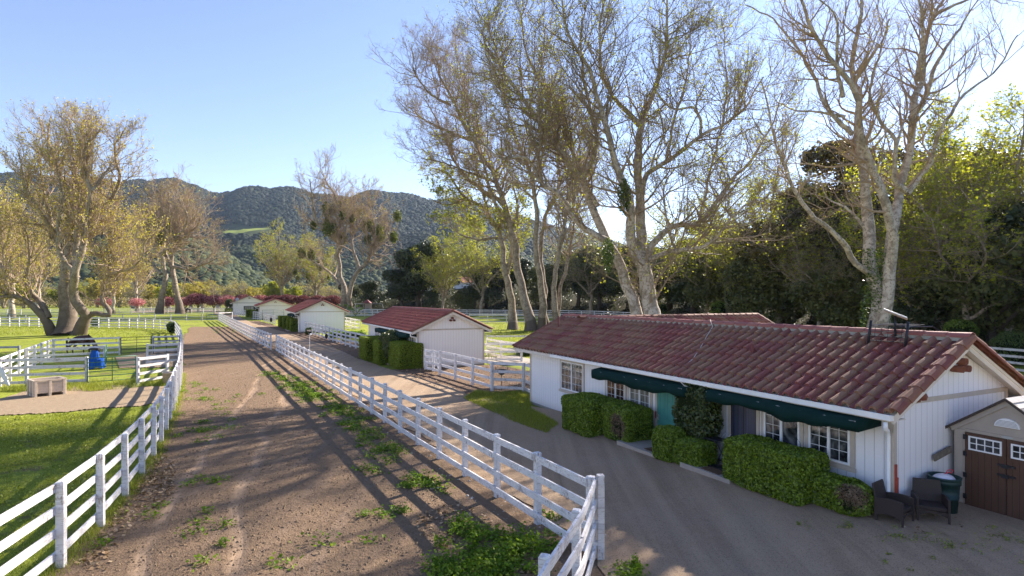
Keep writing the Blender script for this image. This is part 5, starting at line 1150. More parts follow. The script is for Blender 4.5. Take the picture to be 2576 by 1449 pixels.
# ------------------------------------------------------------------ hills
RA = (1700, 950, [(-900, 400), (-200, 425), (0, 437), (150, 442), (300, 456), (370, 450), (440, 451), (490, 463), (525, 487), (548, 489), (600, 471), (650, 468), (700, 471), (760, 478), (820, 490), (880, 490), (930, 481), (980, 483), (1060, 495), (1150, 500), (1300, 540), (1500, 600), (1700, 640), (2600, 690)])
RB = (1000, 430, [(-900, 500), (0, 530), (300, 545), (450, 560), (530, 575), (600, 570), (690, 574), (760, 600), (850, 620), (950, 610), (1050, 590), (1150, 570), (1300, 600), (1500, 640), (2600, 700)])
RC = (600, 240, [(-900, 520), (0, 555), (200, 560), (380, 575), (480, 600), (560, 640), (640, 690), (690, 725), (740, 752), (800, 757), (2600, 757)])
def hill_z(a, Yd):
    px = CX+a*F; z = np.full(np.shape(px), -1.5)
    for Yr, w, pr in (RA, RB, RC):
        zp = H+(HY-np.interp(px, [p_[0] for p_ in pr], [p_[1] for p_ in pr]))*Yr/F
        s = np.where(Yd < Yr, ss(1-(Yr-Yd)/w)*.55+.45*np.clip(1-(Yr-Yd)/w, 0, 1), np.clip(1-(Yd-Yr)/(w*1.6), .0, 1))
        z = np.maximum(z, (zp+1.5)*s-1.5)
    return z
aa = np.linspace(-1.75, 1.5, 330); yy = np.r_[np.linspace(330, 1000, 70), np.linspace(1010, 2600, 90)]
A_, Y_ = np.meshgrid(aa, yy); X_ = A_*Y_; Zh = hill_z(A_, Y_)
def gully(X_, Y_): return np.abs(np.sin(X_*.011+np.sin(Y_*.006)*1.6))*.6+np.abs(np.sin(X_*.027+Y_*.009+1.))*.4
Zh = Zh*(.93+.07*gully(X_, Y_)) + np.where(Zh > 2, 1, 0)*rng.normal(0, 1., Zh.shape)
tag(npobj('hills', np.stack([X_, Y_, Zh], -1), gridfaces(*A_.shape), M['hill'], smooth=True), kind='structure')
n = 62000; a = rng.uniform(-1.05, .30, n); Yd = np.where(rng.random(n) < .62, rng.uniform(780, 1760, n), rng.uniform(370, 820, n)); z = hill_z(a, Yd); z2 = z*(.93+.07*gully(a*Yd, Yd))
pxx = CX+a*F; ypx = HY-(z2-H)*F/Yd
op = (wav(np.stack([a*Yd, Yd, z*0], 1), .010, 2)+wav(np.stack([a*Yd, Yd, z*0], 1), .031, 1)*.6)
clear = ((np.abs(pxx-615) < 75) & (np.abs(ypx-581) < 12)) | ((op > .62) & (Yd < 1150))
k = (z > 6) & ~clear & (rng.random(n) < np.where(Yd > 780, .80, .55)); a, Yd, z2 = a[k], Yd[k], z2[k]; n = len(a)
R_ = rng.uniform(3.6, 6.6, n)*np.where(Yd > 780, 1.05, .85); ring = np.arange(6)*np.pi/3
unit = np.concatenate([np.stack([np.cos(ring), np.sin(ring), ring*0-.25], 1), np.stack([np.cos(ring+.5)*.78, np.sin(ring+.5)*.78, ring*0+.55], 1), [[0, 0, 1.]]])
tri = [(i, (i+1) % 6, 6+i) for i in range(6)]+[((i+1) % 6, 6+(i+1) % 6, 6+i) for i in range(6)]+[(6+i, 6+(i+1) % 6, 12) for i in range(6)]
V = unit[None]*(1+rng.normal(0, .17, (n, 13, 1)))*R_[:, None, None]*np.array([1, 1, .9]); V = V+np.stack([a*Yd, Yd, z2+R_*.2], 1)[:, None]
Fq = (np.arange(n)[:, None, None]*13+np.array(tri)[None]).reshape(-1, 3)
o = npobj('hill_forest', V, Fq, M['lf_far'], None, np.repeat(np.where(Yd < 820, .45+.55*rng.random(n), .42*rng.random(n)), 18), smooth=True); tag(o, 'dark evergreen woodland covering the distant hills', 'forest', kind='stuff')

# ------------------------------------------------------------------ small things on the ground
def weeds_mesh(cl, size, per, hgt, spread):
    """rosettes of leaves: cl = clump centres (N,2)"""
    n = len(cl)*per; c = np.repeat(cl, per, 0)+rng.normal(0, spread, (n, 2))*np.repeat(rng.uniform(.4, 1.4, len(cl)), per)[:, None]
    z = gz(c[:, 0], c[:, 1])+rng.random(n)*hgt*np.repeat(rng.uniform(.3, 1.2, len(cl)), per)+.02
    nor = nrm(rng.normal(0, .45, (n, 3))+np.array([0, 0, 1.])); return np.stack([c[:, 0], c[:, 1], z], 1), nor
def along(pxs, n, wid):
    p = resample([P(*q) for q in pxs], 200); i = rng.integers(0, 200, n); return p[i]+rng.normal(0, 1, (n, 2))*np.asarray(wid)
wl = [along([(525, 826), (545, 832), (560, 840)], 16, (1.8, 3.)), along([(672, 935), (700, 950), (735, 965), (800, 1010)], 60, .38), along([(740, 965), (850, 1030), (900, 1070)], 90, .42), along([(880, 1060), (960, 1130), (1000, 1150)], 45, .28), along([(1060, 1200), (1090, 1240)], 16, .35),
      along([(500, 960), (520, 985), (545, 1075)], 14, .8), along([(505, 1075), (520, 1090)], 5, .3), along([(915, 1175), (920, 1190)], 4, .15), along([(640, 1430), (560, 1330), (300, 1380)], 10, .9), along([(960, 1290), (990, 1300)], 5, .2), along([(470, 960), (560, 1200), (460, 1330)], 26, .6)]
p1, n1_ = weeds_mesh(np.concatenate(wl), .05, 44, .14, .16)
def cluster(px0, px1, py0, py1, n): return np.array([P(rng.uniform(px0, px1), rng.uniform(py0, py1)) for _ in range(n)])
p2, n2_ = weeds_mesh(np.concatenate([cluster(1190, 1370, 1345, 1450, 42), cluster(1100, 1260, 1375, 1480, 24), cluster(1130, 1200, 1310, 1350, 10), cluster(1080, 1200, 1420, 1520, 16), cluster(1375, 1400, 1300, 1420, 6)]), .05, 70, .20, .13)
p4, n4_ = weeds_mesh(np.concatenate([cluster(-60, 380, 1045, 1120, 130), cluster(-60, 280, 1120, 1300, 90)]), .05, 40, .07, .30)
o = leafobj('weeds', p4[::2], .035, M['lf_grass'], None, n4_[::2], .6, .8); tag(o, 'darker leafy weeds in the near left grass', 'weeds', kind='stuff')
p3, n3_ = weeds_mesh(cluster(1555, 1625, 1425, 1470, 7), .06, 60, .2, .10)
for nm, (p_, n_, sz, lb) in dict(a=(p1, n1_, .034, 'strip of low green weeds along the brown track'), b=(np.concatenate([p2, p3]), np.concatenate([n2_, n3_]), .032, 'thick leafy mallow patch inside the fence corner at the bottom')).items():
    o = leafobj('weeds', p_, sz, M['lf_weed'], None, n_, .45, .8); tag(o, lb, 'weeds', kind='stuff')
x_, n_ = weeds_mesh(np.concatenate([along([(2005, 1330), (2180, 1328), (2250, 1335)], 9, .12), along([(2330, 1362), (2420, 1370)], 7, .22), along([(2520, 1345), (2576, 1350)], 6, .15), cluster(2200, 2576, 1350, 1440, 22)]), .05, 26, .06, .07)
o = leafobj('weeds', x_, .022, M['lf_grass'], None, n_, .6, .4); tag(o, 'scattered grass tufts on the dirt in front of the wicker chairs', 'weeds', kind='stuff')
# grass blades
def inpoly(p, poly):
    x, y = p[:, 0], p[:, 1]; c = np.zeros(len(p), bool); n = len(poly); j = n-1
    for i in range(n):
        xi, yi = poly[i]; xj, yj = poly[j]; c ^= ((yi > y) != (yj > y)) & (x < (xj-xi)*(y-yi)/(yj-yi+1e-12)+xi); j = i
    return c
def polyworld(px): return [P(*q) for q in px]
def blades(poly, n, h, w, clump=.25):
    poly = np.array(poly); lo, hi = poly.min(0), poly.max(0); p = rng.uniform(lo, hi, (n*3, 2)); m_ = inpoly(p, poly); p = p[m_][:n]
    k = wav(np.stack([p[:, 0], p[:, 1], p[:, 0]*0], 1), 1.3)+.5*wav(np.stack([p[:, 0], p[:, 1], p[:, 0]*0], 1), 5.); p = p[(k+rng.normal(0, .5, len(p))) > -clump]
    n = len(p); hh = h*rng.uniform(.4, 1.3, n); b = np.stack([p[:, 0], p[:, 1], gz(p[:, 0], p[:, 1])], 1); an = rng.uniform(0, 6.283, n); s = np.stack([np.cos(an), np.sin(an), an*0], 1)*w
    t_ = b+np.stack([rng.normal(0, .45, n)*hh, rng.normal(0, .45, n)*hh, hh], 1)
    return np.stack([b-s[:, :]*.5, b+s*.5, t_], 1).reshape(-1, 3), n
gp = [(polyworld([(-120, 1048), (60, 1046), (200, 1036), (360, 1024), (404, 1015), (395, 1100), (250, 1250), (60, 1449), (-300, 1449)]), 95000, .055, .012, .35), (polyworld([(1200, 985), (1236, 990), (1335, 985), (1335, 1030), (1405, 1068), (1375, 1092), (1290, 1062), (1165, 1003)]), 42000, .15, .014, .5),
      (polyworld([(-60, 985), (200, 962), (430, 955), (430, 968), (240, 985), (60, 985)]), 16000, .22, .02, .2), (polyworld([(0, 845), (130, 842), (300, 860), (440, 840), (380, 815), (0, 815)]), 20000, .16, .05, .2), (polyworld([(1225, 880), (1330, 880), (1560, 830), (1560, 812), (1240, 815)]), 20000, .18, .05, .3)]
VV, nn0 = [], 0
for g_ in gp: v, k = blades(*g_); VV.append(v); nn0 += k
# dry tufts at the road fence foot
p = resample([cornerA, gapA, endA], 400)[rng.integers(0, 260, 9000)]+rng.normal(0, .13, (9000, 2)); hh = .10*rng.uniform(.2, 1.3, 9000); kk = wav(np.stack([p[:, 0], p[:, 1], p[:, 0]*0], 1), 1.7) > .05; p = p[kk]; hh = hh[kk]
b_ = np.stack([p[:, 0], p[:, 1], gz(p[:, 0], p[:, 1])], 1); an = rng.uniform(0, 6.28, len(p)); s = np.stack([np.cos(an), np.sin(an), an*0], 1)*.007
o = npobj('dry_grass', np.stack([b_-s, b_+s, b_+np.stack([rng.normal(0, .06, len(p)), rng.normal(0, .06, len(p)), hh], 1)], 1).reshape(-1, 3), np.arange(len(p)*3).reshape(-1, 3), M['lf_dead'], None, rng.random(len(p))); tag(o, 'dry grass stubble along the foot of the road fence', 'grass', kind='stuff')
# left fence base grass
p = resample(left_run[:14], 400)[rng.integers(0, 400, 26000)]+rng.normal(0, .16, (26000, 2))+np.array([-.10, 0]); hh = .12*rng.uniform(.3, 1.4, 26000)
b_ = np.stack([p[:, 0], p[:, 1], gz(p[:, 0], p[:, 1])], 1); an = rng.uniform(0, 6.28, 26000); s = np.stack([np.cos(an), np.sin(an), an*0], 1)*.006
VV.append(np.stack([b_-s, b_+s, b_+np.stack([rng.normal(0, .05, 26000), rng.normal(0, .05, 26000), hh], 1)], 1).reshape(-1, 3)); nn0 += 26000
o = npobj('grass', np.concatenate(VV), np.arange(nn0*3).reshape(-1, 3), M['lf_grass'], None, rng.random(nn0)); tag(o, 'short green meadow grass in the paddocks', 'grass', kind='stuff')
# clods, pebbles, fallen leaves
def clods(poly, n, r0, r1, mat, name, lb, flat=.6, fade=None):
    poly = np.array(poly); lo, hi = poly.min(0), poly.max(0); p = rng.uniform(lo, hi, (n*3, 2)); p = p[inpoly(p, poly)]; p = p if fade is None else p[rng.random(len(p)) < np.clip((fade-p[:, 1])/(fade*.8), .0, 1)**1.5]; p = p[:n]; n = len(p)
    oc = np.array([[1, 0, 0], [0, 1, 0], [-1, 0, 0], [0, -1, 0], [0, 0, 1], [0, 0, -.6]]); fs_ = np.array([(0, 1, 4), (1, 2, 4), (2, 3, 4), (3, 0, 4), (1, 0, 5), (2, 1, 5), (3, 2, 5), (0, 3, 5)])
    r = (r0+(r1-r0)*rng.random(n)**4); V = oc[None]*(1+rng.normal(0, .3, (n, 6, 1)))*r[:, None, None]*np.array([1, 1, flat]); an = rng.uniform(0, 6.28, n); c_, s_ = np.cos(an)[:, None], np.sin(an)[:, None]
    V = np.stack([V[..., 0]*c_-V[..., 1]*s_, V[..., 0]*s_+V[..., 1]*c_, V[..., 2]], -1)+np.stack([p[:, 0], p[:, 1], gz(p[:, 0], p[:, 1])+.012], 1)[:, None]
    o = npobj(name, V, (np.arange(n)[:, None, None]*6+fs_[None]).reshape(-1, 3), M[mat], None, None); tag(o, lb, name.replace('_', ' '), kind='stuff')
trackpoly = polyworld([(150, 1500), (330, 1250), (455, 960), (470, 880), (610, 880), (650, 930), (900, 1090), (1400, 1420), (1380, 1600)])
clods(trackpoly, 75000, .009, .045, 'clod', 'soil_clods', 'loose soil clods over the tilled brown track', fade=46)
clods([uv(8, 5.2), uv(9, 6.9), uv(55, 3.7), uv(56, 2.5)], 5000, .01, .05, 'rock', 'pebbles', 'pebbles and chips along the foot of the road fence')
clods([uv(3, 8), uv(6, 14), uv(22, 11.5), uv(30, 9), uv(9, 6.8)], 5000, .006, .022, 'rock', 'gravel', 'fine gravel on the sandy road', .5)
def litter(poly, n, size):
    poly = np.array(poly); lo, hi = poly.min(0), poly.max(0); p = rng.uniform(lo, hi, (n*3, 2)); p = p[inpoly(p, poly)]; k = wav(np.stack([p[:, 0], p[:, 1], p[:, 0]*0], 1), 1.1); p = p[(k+rng.normal(0, .4, len(p))) > .1][:n]
    return np.stack([p[:, 0], p[:, 1], gz(p[:, 0], p[:, 1])+.03], 1)
lt = np.concatenate([litter(polyworld([(190, 1420), (290, 1290), (400, 1130), (440, 1160), (440, 1240), (330, 1330), (260, 1449)]), 2600, 1), litter([uv(24.5, 11.4), uv(23, 16.8), uv(37.2, 16.8), uv(37.2, 10.6)], 5200, 1), litter([uv(45, 10), uv(57, 9.6), uv(57, 13), uv(45, 13)], 1800, 1),
    litter([uv(9, 6.2), uv(9, 7.3), uv(56, 3.9), uv(56, 2.6)], 2600, 1), litter([uv(24, 9.4), uv(24, 11), uv(37, 10.2), uv(37, 9.2)], 1500, 1), litter([uv(6.2, 11.2), uv(5.6, 13.8), uv(6.6, 13.8), uv(6.9, 11.8)], 240, 1), litter(polyworld([(1150, 1260), (1400, 1400), (1330, 1449), (1000, 1449), (1050, 1300)]), 900, 1)])
nf = nrm(rng.normal(0, .4, (len(lt), 3))+np.array([0, 0, 1.])); o = leafobj('leaf_litter', lt, .042, M['lf_litter'], None, nf, .3, .8); tag(o, 'dry fallen sycamore leaves scattered along the fences', 'leaves', kind='stuff')
# small shrubs by fences
for lb, px, py, r, hh in (('green shrub pushing through the curving fence at its far bend', 436, 838, 1.0, 1.5), ('small yellow-flowered shrub at the far paddock fence', 240, 822, .8, 1.3), ('low green plant growing through the road fence beside the third cottage', 778, 842, .7, .8), ('leafy green clump in the yard left of the second cottage', 890, 848, 2.0, .7), ('green clump beyond the road fence between the third and second cottages', 846, 848, 1.4, .6), ('rounded green bush at the wall between patio and near house', 1325, 892, 1.2, .8)):
    x, y = P(px, py); bush(lb, (x, y, gz(x, y)), r*.8, r, hh/2, 1800, .09, M['lf_weed' if 'clump' in lb else 'lf_ivy'], e=2.2, rough=.2, name='shrub', cat='shrub', shell=.4)
# fan palm clump
x, y = P(880, 797); r = empty('fan_palm', (x, y, gz(x, y)), 0, 'bright fan palms in front of the mistletoe sycamore trunk', 'palm'); m = MB()
for cx_ in (-1.3, 1.3):
    for i in range(12):
        a = i*.52; L_ = random.uniform(1., 1.7); tz = random.uniform(1.2, 2.4); c = Vector((cx_+math.cos(a)*L_, math.sin(a)*L_, tz)); m.tube([(cx_, 0, .2), (cx_+math.cos(a)*L_*.6, math.sin(a)*L_*.6, tz*.8), c], .03, 4)
        for j in range(7): b = a+(j-3)*.35; m.add([c, c+Vector((math.cos(b)*.8, math.sin(b)*.8, .5)), c+Vector((math.cos(b+.22)*.75, math.sin(b+.22)*.75, .35))], [(0, 1, 2)], random.random())
m.build('fronds', M['lf_bright'], r)

# ------------------------------------------------------------------ props
def prop(name, px, py, rz, label, cat, group=None, dz=0):
    x, y = P(px, py) if py < 1500 else uv(px, py-2000); return empty(name, (x, y, gz(x, y)+dz), rz, label, cat, group)
# plastic harvest bin
r = prop('harvest_bin', 86, 1000, .92, 'cream ribbed plastic harvest bin standing in the paddock dirt', 'bin')
W_, D_, Z_ = 1.22, 1.05, .80
m = MB(); t_ = .045
m.box(0, W_, 0, t_, .16, Z_).box(0, W_, D_-t_, D_, .16, Z_).box(0, t_, t_, D_-t_, .16, Z_).box(W_-t_, W_, t_, D_-t_, .16, Z_).box(t_, W_-t_, t_, D_-t_, .16, .2); m.build('tub', M['bin'], r, bevel=.006)
m = MB()
for x in (0, W_/2-.05, W_-.10): m.box(x, x+.10, -.05, -.001, 0, Z_-.03).box(x, x+.10, D_+.001, D_+.05, 0, Z_-.03).box(x+.002, x+.098, .0, D_, .0, .12)
for y in (.0, D_/2-.05, D_-.10): m.box(-.05, -.001, y, y+.10, 0, Z_-.03).box(W_+.001, W_+.05, y, y+.10, 0, Z_-.03)
m.build('rib', M['bin'], r, bevel=.006)
m = MB(); m.box(-.055, W_+.055, -.055, -.02, Z_-.03, Z_+.01).box(-.055, W_+.055, D_+.02, D_+.055, Z_-.03, Z_+.01).box(-.055, -.02, -.02, D_+.02, Z_-.03, Z_+.01).box(W_+.02, W_+.055, -.02, D_+.02, Z_-.03, Z_+.01)
for z in (.60, .65, .70): m.box(.10, W_-.10, -.03, -.0015, z, z+.02).box(-.03, -.0015, .1, D_-.1, z, z+.02)
m.build('rim', M['bin'], r, bevel=.005)
# blue blanket draped over a stand
r = prop('blue_blanket', 238, 927, .1, 'bright blue horse blanket draped over a stand in the corral', 'blanket'); n = 40; m = MB(); vs = []
for j, (z, rx) in enumerate(((1.42, .10), (1.40, .28), (1.05, .36), (.78, .40), (.76, .72), (.40, .76), (.06, .88))):
    for i in range(n): a = 6.283*i/n; w = 1+(.10*math.sin(a*7+j)+.06*math.sin(a*13))*min(1, j/3); vs.append((rx*w*math.cos(a), rx*w*math.sin(a)*.6, z+(.05*math.sin(a*5) if j > 3 else 0)))
m.add(vs, [(j*n+i, j*n+(i+1) % n, (j+1)*n+(i+1) % n, (j+1)*n+i) for j in range(6) for i in range(n)]+[tuple(range(n))[::-1]]); m.build('cloth', M['blue'], r, True); r.scale = (.72, .8, .88)
k = MB(); k.box(-.45, .45, -.2, .2, 1.45, 1.53).box(-.40, .40, -.15, .15, 1.531, 1.58); k.build('folded_pad', M['horse_black'], r, bevel=.02)
# trough drum by the fence
r = prop('feed_tub', 424, 966, 0, 'pale round feed tub against the long curving fence', 'tub'); m = MB(); m.lathe([(0, .02), (.26, .0), (.30, .62), (.33, .62), (.33, .67), (.29, .67), (.26, .1), (0, .08)], n=24); m.build('tub', M['bin'], r, True)
# wicker chairs
def chair(px, py, rz, label):
    r = prop('wicker_chair', px, py, rz, label, 'chair', 'wicker armchairs by the near cottage')
    r.scale = (.80, .80, .80); w = .34; m = MB(); m.box(-w+.05, w-.05, -.26, .26, .30, .40); m.build('seat', M['wicker'], r, bevel=.02)
    m = MB(); m.add([(-w+.02, .24, .34), (w-.02, .24, .34), (w-.02, .30, .34), (-w+.02, .30, .34), (-w+.05, .36, .90), (w-.05, .36, .90), (w-.05, .40, .90), (-w+.05, .40, .90)], [(0, 1, 5, 4), (2, 3, 7, 6), (1, 2, 6, 5), (3, 0, 4, 7), (4, 5, 6, 7), (3, 2, 1, 0)]); m.build('backrest', M['wicker'], r, bevel=.015)
    for s in (-1, 1):
        m = MB(); x0, x1 = sorted((s*w, s*(w-.05))); n = 8
        top = [(-.30+.62*i/n, .60-.02*(i/n)+.03*math.sin(math.pi*i/n)) for i in range(n+1)]; bot = [(-.30+.62*i/n, .15+.10*math.sin(math.pi*i/n)) for i in range(n+1)]
        vs = [(x0, y, z) for y, z in top]+[(x0, y, z) for y, z in bot]+[(x1, y, z) for y, z in top]+[(x1, y, z) for y, z in bot]; N = n+1
        fs_ = [(i, N+i, N+i+1, i+1) for i in range(n)]+[(2*N+i, 2*N+i+1, 3*N+i+1, 3*N+i) for i in range(n)]+[(i, i+1, 2*N+i+1, 2*N+i) for i in range(n)]+[(N+i, 3*N+i, 3*N+i+1, N+i+1) for i in range(n)]+[(0, 2*N, 3*N, N), (n, N+n, 3*N+n, 2*N+n)]
        m.add(vs, fs_); m.build('armrest', M['wicker'], r)
    m = MB(); n = 8; bot = [(-w+.051+(2*w-.102)*i/n, .17+.09*math.sin(math.pi*i/n)) for i in range(n+1)]; vs = [(x, -.285, .30) for x, z in bot]+[(x, -.285, z) for x, z in bot]; m.add(vs, [(i, i+1, n+2+i, n+1+i) for i in range(n)]); m.build('apron', M['wicker'], r)
    for sx_ in (-1, 1):
        for y in (-.28, .28): m = MB(); m.box(sx_*(w-.025)-.022, sx_*(w-.025)+.022, y-.022, y+.022, .0, .24 if y < 0 else .34); m.build('leg', M['wicker'], r)
    return r
chair(6.70, 2011.55, .62, 'left wicker armchair, turned towards the other one, next to the ragged hedge')
chair(6.46, 2012.30, -.42, 'right wicker armchair facing the camera, beside the green trash can')
r = prop('trash_can', 6.58, 2013.02, 0, 'dark green round trash can filled with a white bag', 'trash can'); m = MB()
m.lathe([(0, .0), (.215, .0), (.24, .30), (.243, .30), (.25, .34), (.243, .34), (.262, .60), (.285, .60), (.285, .66), (.27, .70), (.29, .70), (.295, .735), (.262, .735), (.25, .55), (.0, .5)], n=32); m.build('can', M['can'], r, True)
x, y = uv(6.58, 13.02); r2 = empty('trash_bag', (x, y, gz(x, y)+.66), 0, 'white trash bag with a red drawstring bulging out of the green can', 'bag')
bm = bmesh = __import__('bmesh'); b = bm.new(); bm.ops.create_uvsphere(b, u_segments=24, v_segments=14, radius=.2)
for v in b.verts: q = np.array([v.co[:]])*9; v.co *= 1+.10*float(wav(q, 1.2, 1)); v.co.z *= .62
me = bpy.data.meshes.new('bag'); b.to_mesh(me); b.free(); me.materials.append(M['bag']); [setattr(p_, 'use_smooth', True) for p_ in me.polygons]; link(bpy.data.objects.new('bag', me), r2)
m = MB(); m.tube([(0, 0, .11), (.08, -.02, .15), (.15, .0, .13), (.20, .02, .19)], .009, 5).tube([(.03, 0, .11), (.1, .03, .18), (.18, .03, .20), (.16, .0, .14)], .009, 5); m.build('drawstring', M['redtie'], r2)
# folding tray stand, shoes, door mats
r = prop('folding_table', 1800, 1172, YAW, 'small dark folding table beside the trellis shrub', 'table', dz=.09); m = MB(); m.box(-.2, .2, -.24, .24, .62, .645); m.build('top', M['black'], r, bevel=.008)
m = MB()
for y in (-.2, .2): m.tube([(-.2, y, 0), (.18, y, .61)], .011, 6).tube([(.2, y, 0), (-.18, y, .61)], .011, 6)
m.tube([(-.2, -.2, .02), (-.2, .2, .02)], .01, 6).tube([(.2, -.2, .02), (.2, .2, .02)], .01, 6); m.build('leg', M['black'], r)
r = prop('boot_tray', 1806, 1186, YAW, 'black boot tray on the step under the folding table', 'tray', dz=.092); m = MB(); m.box(-.14, .14, -.36, .36, 0, .02).box(-.14, .14, -.36, -.34, .0205, .045).box(-.14, .14, .34, .36, .0205, .045).box(-.14, -.12, -.34, .34, .0205, .045); m.build('tray', M['black'], r)
for (u, v, lb) in ((12.95, 11.05, 'brown door mat on the step in front of the teal door'), (10.65, 11.0, 'brown door mat on the step in front of the blue screen door')):
    x, y = uv(u, v); m = MB(); m.box(-.35, .35, -.30, .30, 0, .012); o = m.build('door_mat', M['mat']); o.location = (x, y, gz(*uv(u, v-.1))+.11); o.rotation_euler[2] = YAW; tag(o, lb, 'mat')
# roof cable
def roofz(v): return 2.52+(v-11.4)*(3.87-2.52)/2.7
def hw(u, v, dz=.12): x, y = uv(u, v); return (x, y, roofz(v)+dz)
m = MB(); m.tube([hw(14.05, 14.1, .22), hw(13.6, 13.75, .18), hw(13.35, 13.2), hw(13.05, 12.7), hw(12.75, 12.1), hw(12.7, 11.6), hw(12.75, 11.36, .06), (*uv(12.2, 11.28), 2.33), (*uv(11.7, 11.5), 2.28)], .011, 6); o = m.build('cable', M['rope'], None, True); tag(o, 'pale loose cable lying down the roof slope to the gutter', 'cable')
m = MB(); m.tube([hw(10.3, 13.4, .14), hw(9.6, 12.5), hw(9.2, 11.8), hw(9.05, 11.3, .02), (*uv(9.0, 11.22), 2.1), (*uv(8.95, 11.8), 1.4), (*uv(8.9, 11.78), .6)], .004, 5); o = m.build('cable', M['black'], None, True); tag(o, 'thin black wire hanging over the gutter in front of the window', 'cable')
# roof rack with flat dish
x, y = uv(8.05, 13.65); r = empty('satellite_dish', (x, y, roofz(13.65)+.16), YAW, 'flat white satellite dish tilted on a short mast over the ridge', 'dish')
m = MB(); m.box(-.30, .30, -.25, .25, 0, .035); o = m.build('panel', M['dish'], r, bevel=.015); o.location = (.25, .0, .60); o.rotation_euler = (.42, .10, .5)
m = MB(); m.tube([(.25, 0, .1), (.25, 0, .58)], .028, 8); m.build('mast', M['black'], r, True)
r = empty('roof_rack', (x, y, roofz(13.65)+.10), YAW, 'black metal rack with two posts and wire shelves straddling the roof ridge', 'rack')
for yy in (-.42, .42): m = MB(); m.tube([(-.10, yy, -.05), (.02, yy, .52)], .03, 8); m.build('post', M['black'], r, True)
m = MB()
for z in (.05, .16, .27, .38): m.tube([(-.08+z*.18, -.40, z), (-.08+z*.18, .40, z)], .010, 5)
for yy in np.linspace(-.3, .3, 5): m.tube([(-.07, yy, .05), (.0, yy, .38)], .006, 4)
for yy in np.linspace(-.36, .36, 7): m.tube([(.0, yy, .40), (.75, yy, .44)], .009, 4)
m.tube([(.0, -.42, .40), (.8, -.5, .40)], .014, 5).tube([(.0, .42, .40), (.8, .5, .42)], .014, 5).tube([(.8, -.5, .40), (1.1, -.9, .05)], .012, 5); m.build('wire_shelf', M['black'], r)
# feeder basket on stake, black bags, solar lamp, patio set
r = prop('fire_basket', 1262, 982, .2, 'dark metal basket on a thin stake in front of the wire fence', 'basket'); m = MB(); m.lathe([(.10, .80), (.30, 1.05), (.31, 1.07), (.28, 1.07), (.09, .83), (0, .83)], n=16); m.build('bowl', M['black'], r, True); m = MB(); m.tube([(0, 0, 0), (0, 0, .82)], .02, 6).tube([(-.3, 0, 1.05), (-.33, 0, 1.25)], .015, 5).tube([(.3, 0, 1.05), (.33, 0, 1.25)], .015, 5); m.build('stake', M['black'], r)
def bag(px, py, lb, s=1.):
    x, y = P(px, py); r = empty('feed_bag', (x, y, gz(x, y)+.62), 0, lb, 'bag', 'black bags hanging on the road fence'); m = MB(); m.lathe([(0, -.28*s), (.14*s, -.22*s), (.24*s, .05*s), (.20*s, .25*s), (.08*s, .36*s), (.1*s, .42*s)], n=14); o = m.build('bag', M['horse_black'], r, True); o.scale = (1, .6, 1); k = MB(); k.tube([(-.1*s, -.02, .35*s), (0, 0, .75*s), (.1*s, 0, .35*s)], .012, 5); k.build('strap', M['black'], r)
bag(821, 862, 'black bag hanging on the road fence between the second and third cottages', .75); bag(682, 815, 'black bag hanging on the fence left of the third cottage hedges', 1.1)
r = prop('solar_lamp', 779, 897, .3, 'thin white pole with a small solar panel and lamp behind the near road fence', 'lamp'); m = MB(); m.tube([(0, 0, 0), (0, 0, 1.75)], .025, 6); m.build('pole', M['white'], r); m = MB(); m.box(-.16, .16, -.1, .1, 0, .05); o = m.build('panel', M['oldwood'], r); o.location = (-.05, 0, 2.1); o.rotation_euler = (.5, .1, 0); m = MB(); m.tube([(0, 0, 1.7), (-.1, 0, 1.95), (0, 0, 2.1)], .018, 5); m.build('bracket', M['black'], r); m = MB(); m.lathe([(0, -.09), (.08, -.03), (.08, .05), (0, .09)], (.07, 0, 1.82), 10); m.build('lamp', M['white'], r, True)
r = prop('patio_table', 1230, 905, 0, 'small round pale patio table beside the second cottage', 'table'); m = MB(); m.lathe([(0, .70), (.4, .70), (.4, .73), (0, .73)], n=20); m.build('top', M['bin'], r); m = MB(); m.tube([(0, 0, 0), (0, 0, .7)], .03, 6).tube([(-.25, 0, .02), (.25, 0, .02)], .02, 5); m.build('leg', M['black'], r)
r = prop('patio_chair', 1241, 909, .5, 'small dark folding chair on the sunny patio', 'chair'); m = MB(); m.box(-.2, .2, -.2, .2, .42, .45); m.build('seat', M['bin'], r); m = MB(); m.box(-.2, .2, .19, .21, .6, .85); m.build('backrest', M['bin'], r); m = MB()
for s in (-1, 1): m.tube([(s*.2, -.22, 0), (s*.2, .2, .85)], .012, 5).tube([(s*.2, .22, 0), (s*.2, -.2, .45)], .012, 5)
m.build('leg', M['black'], r)
# stick lying in the dirt
m = MB(); x, y = P(1083, 1234.); m.tube([(0, 0, .03), (.2, .06, .05), (.42, .08, .03)], [.03, .026, .018], 7); o = m.build('stick', M['oldwood'], None, True); o.location = (x, y, 0); tag(o, 'short broken stick lying below the near fence', 'stick')
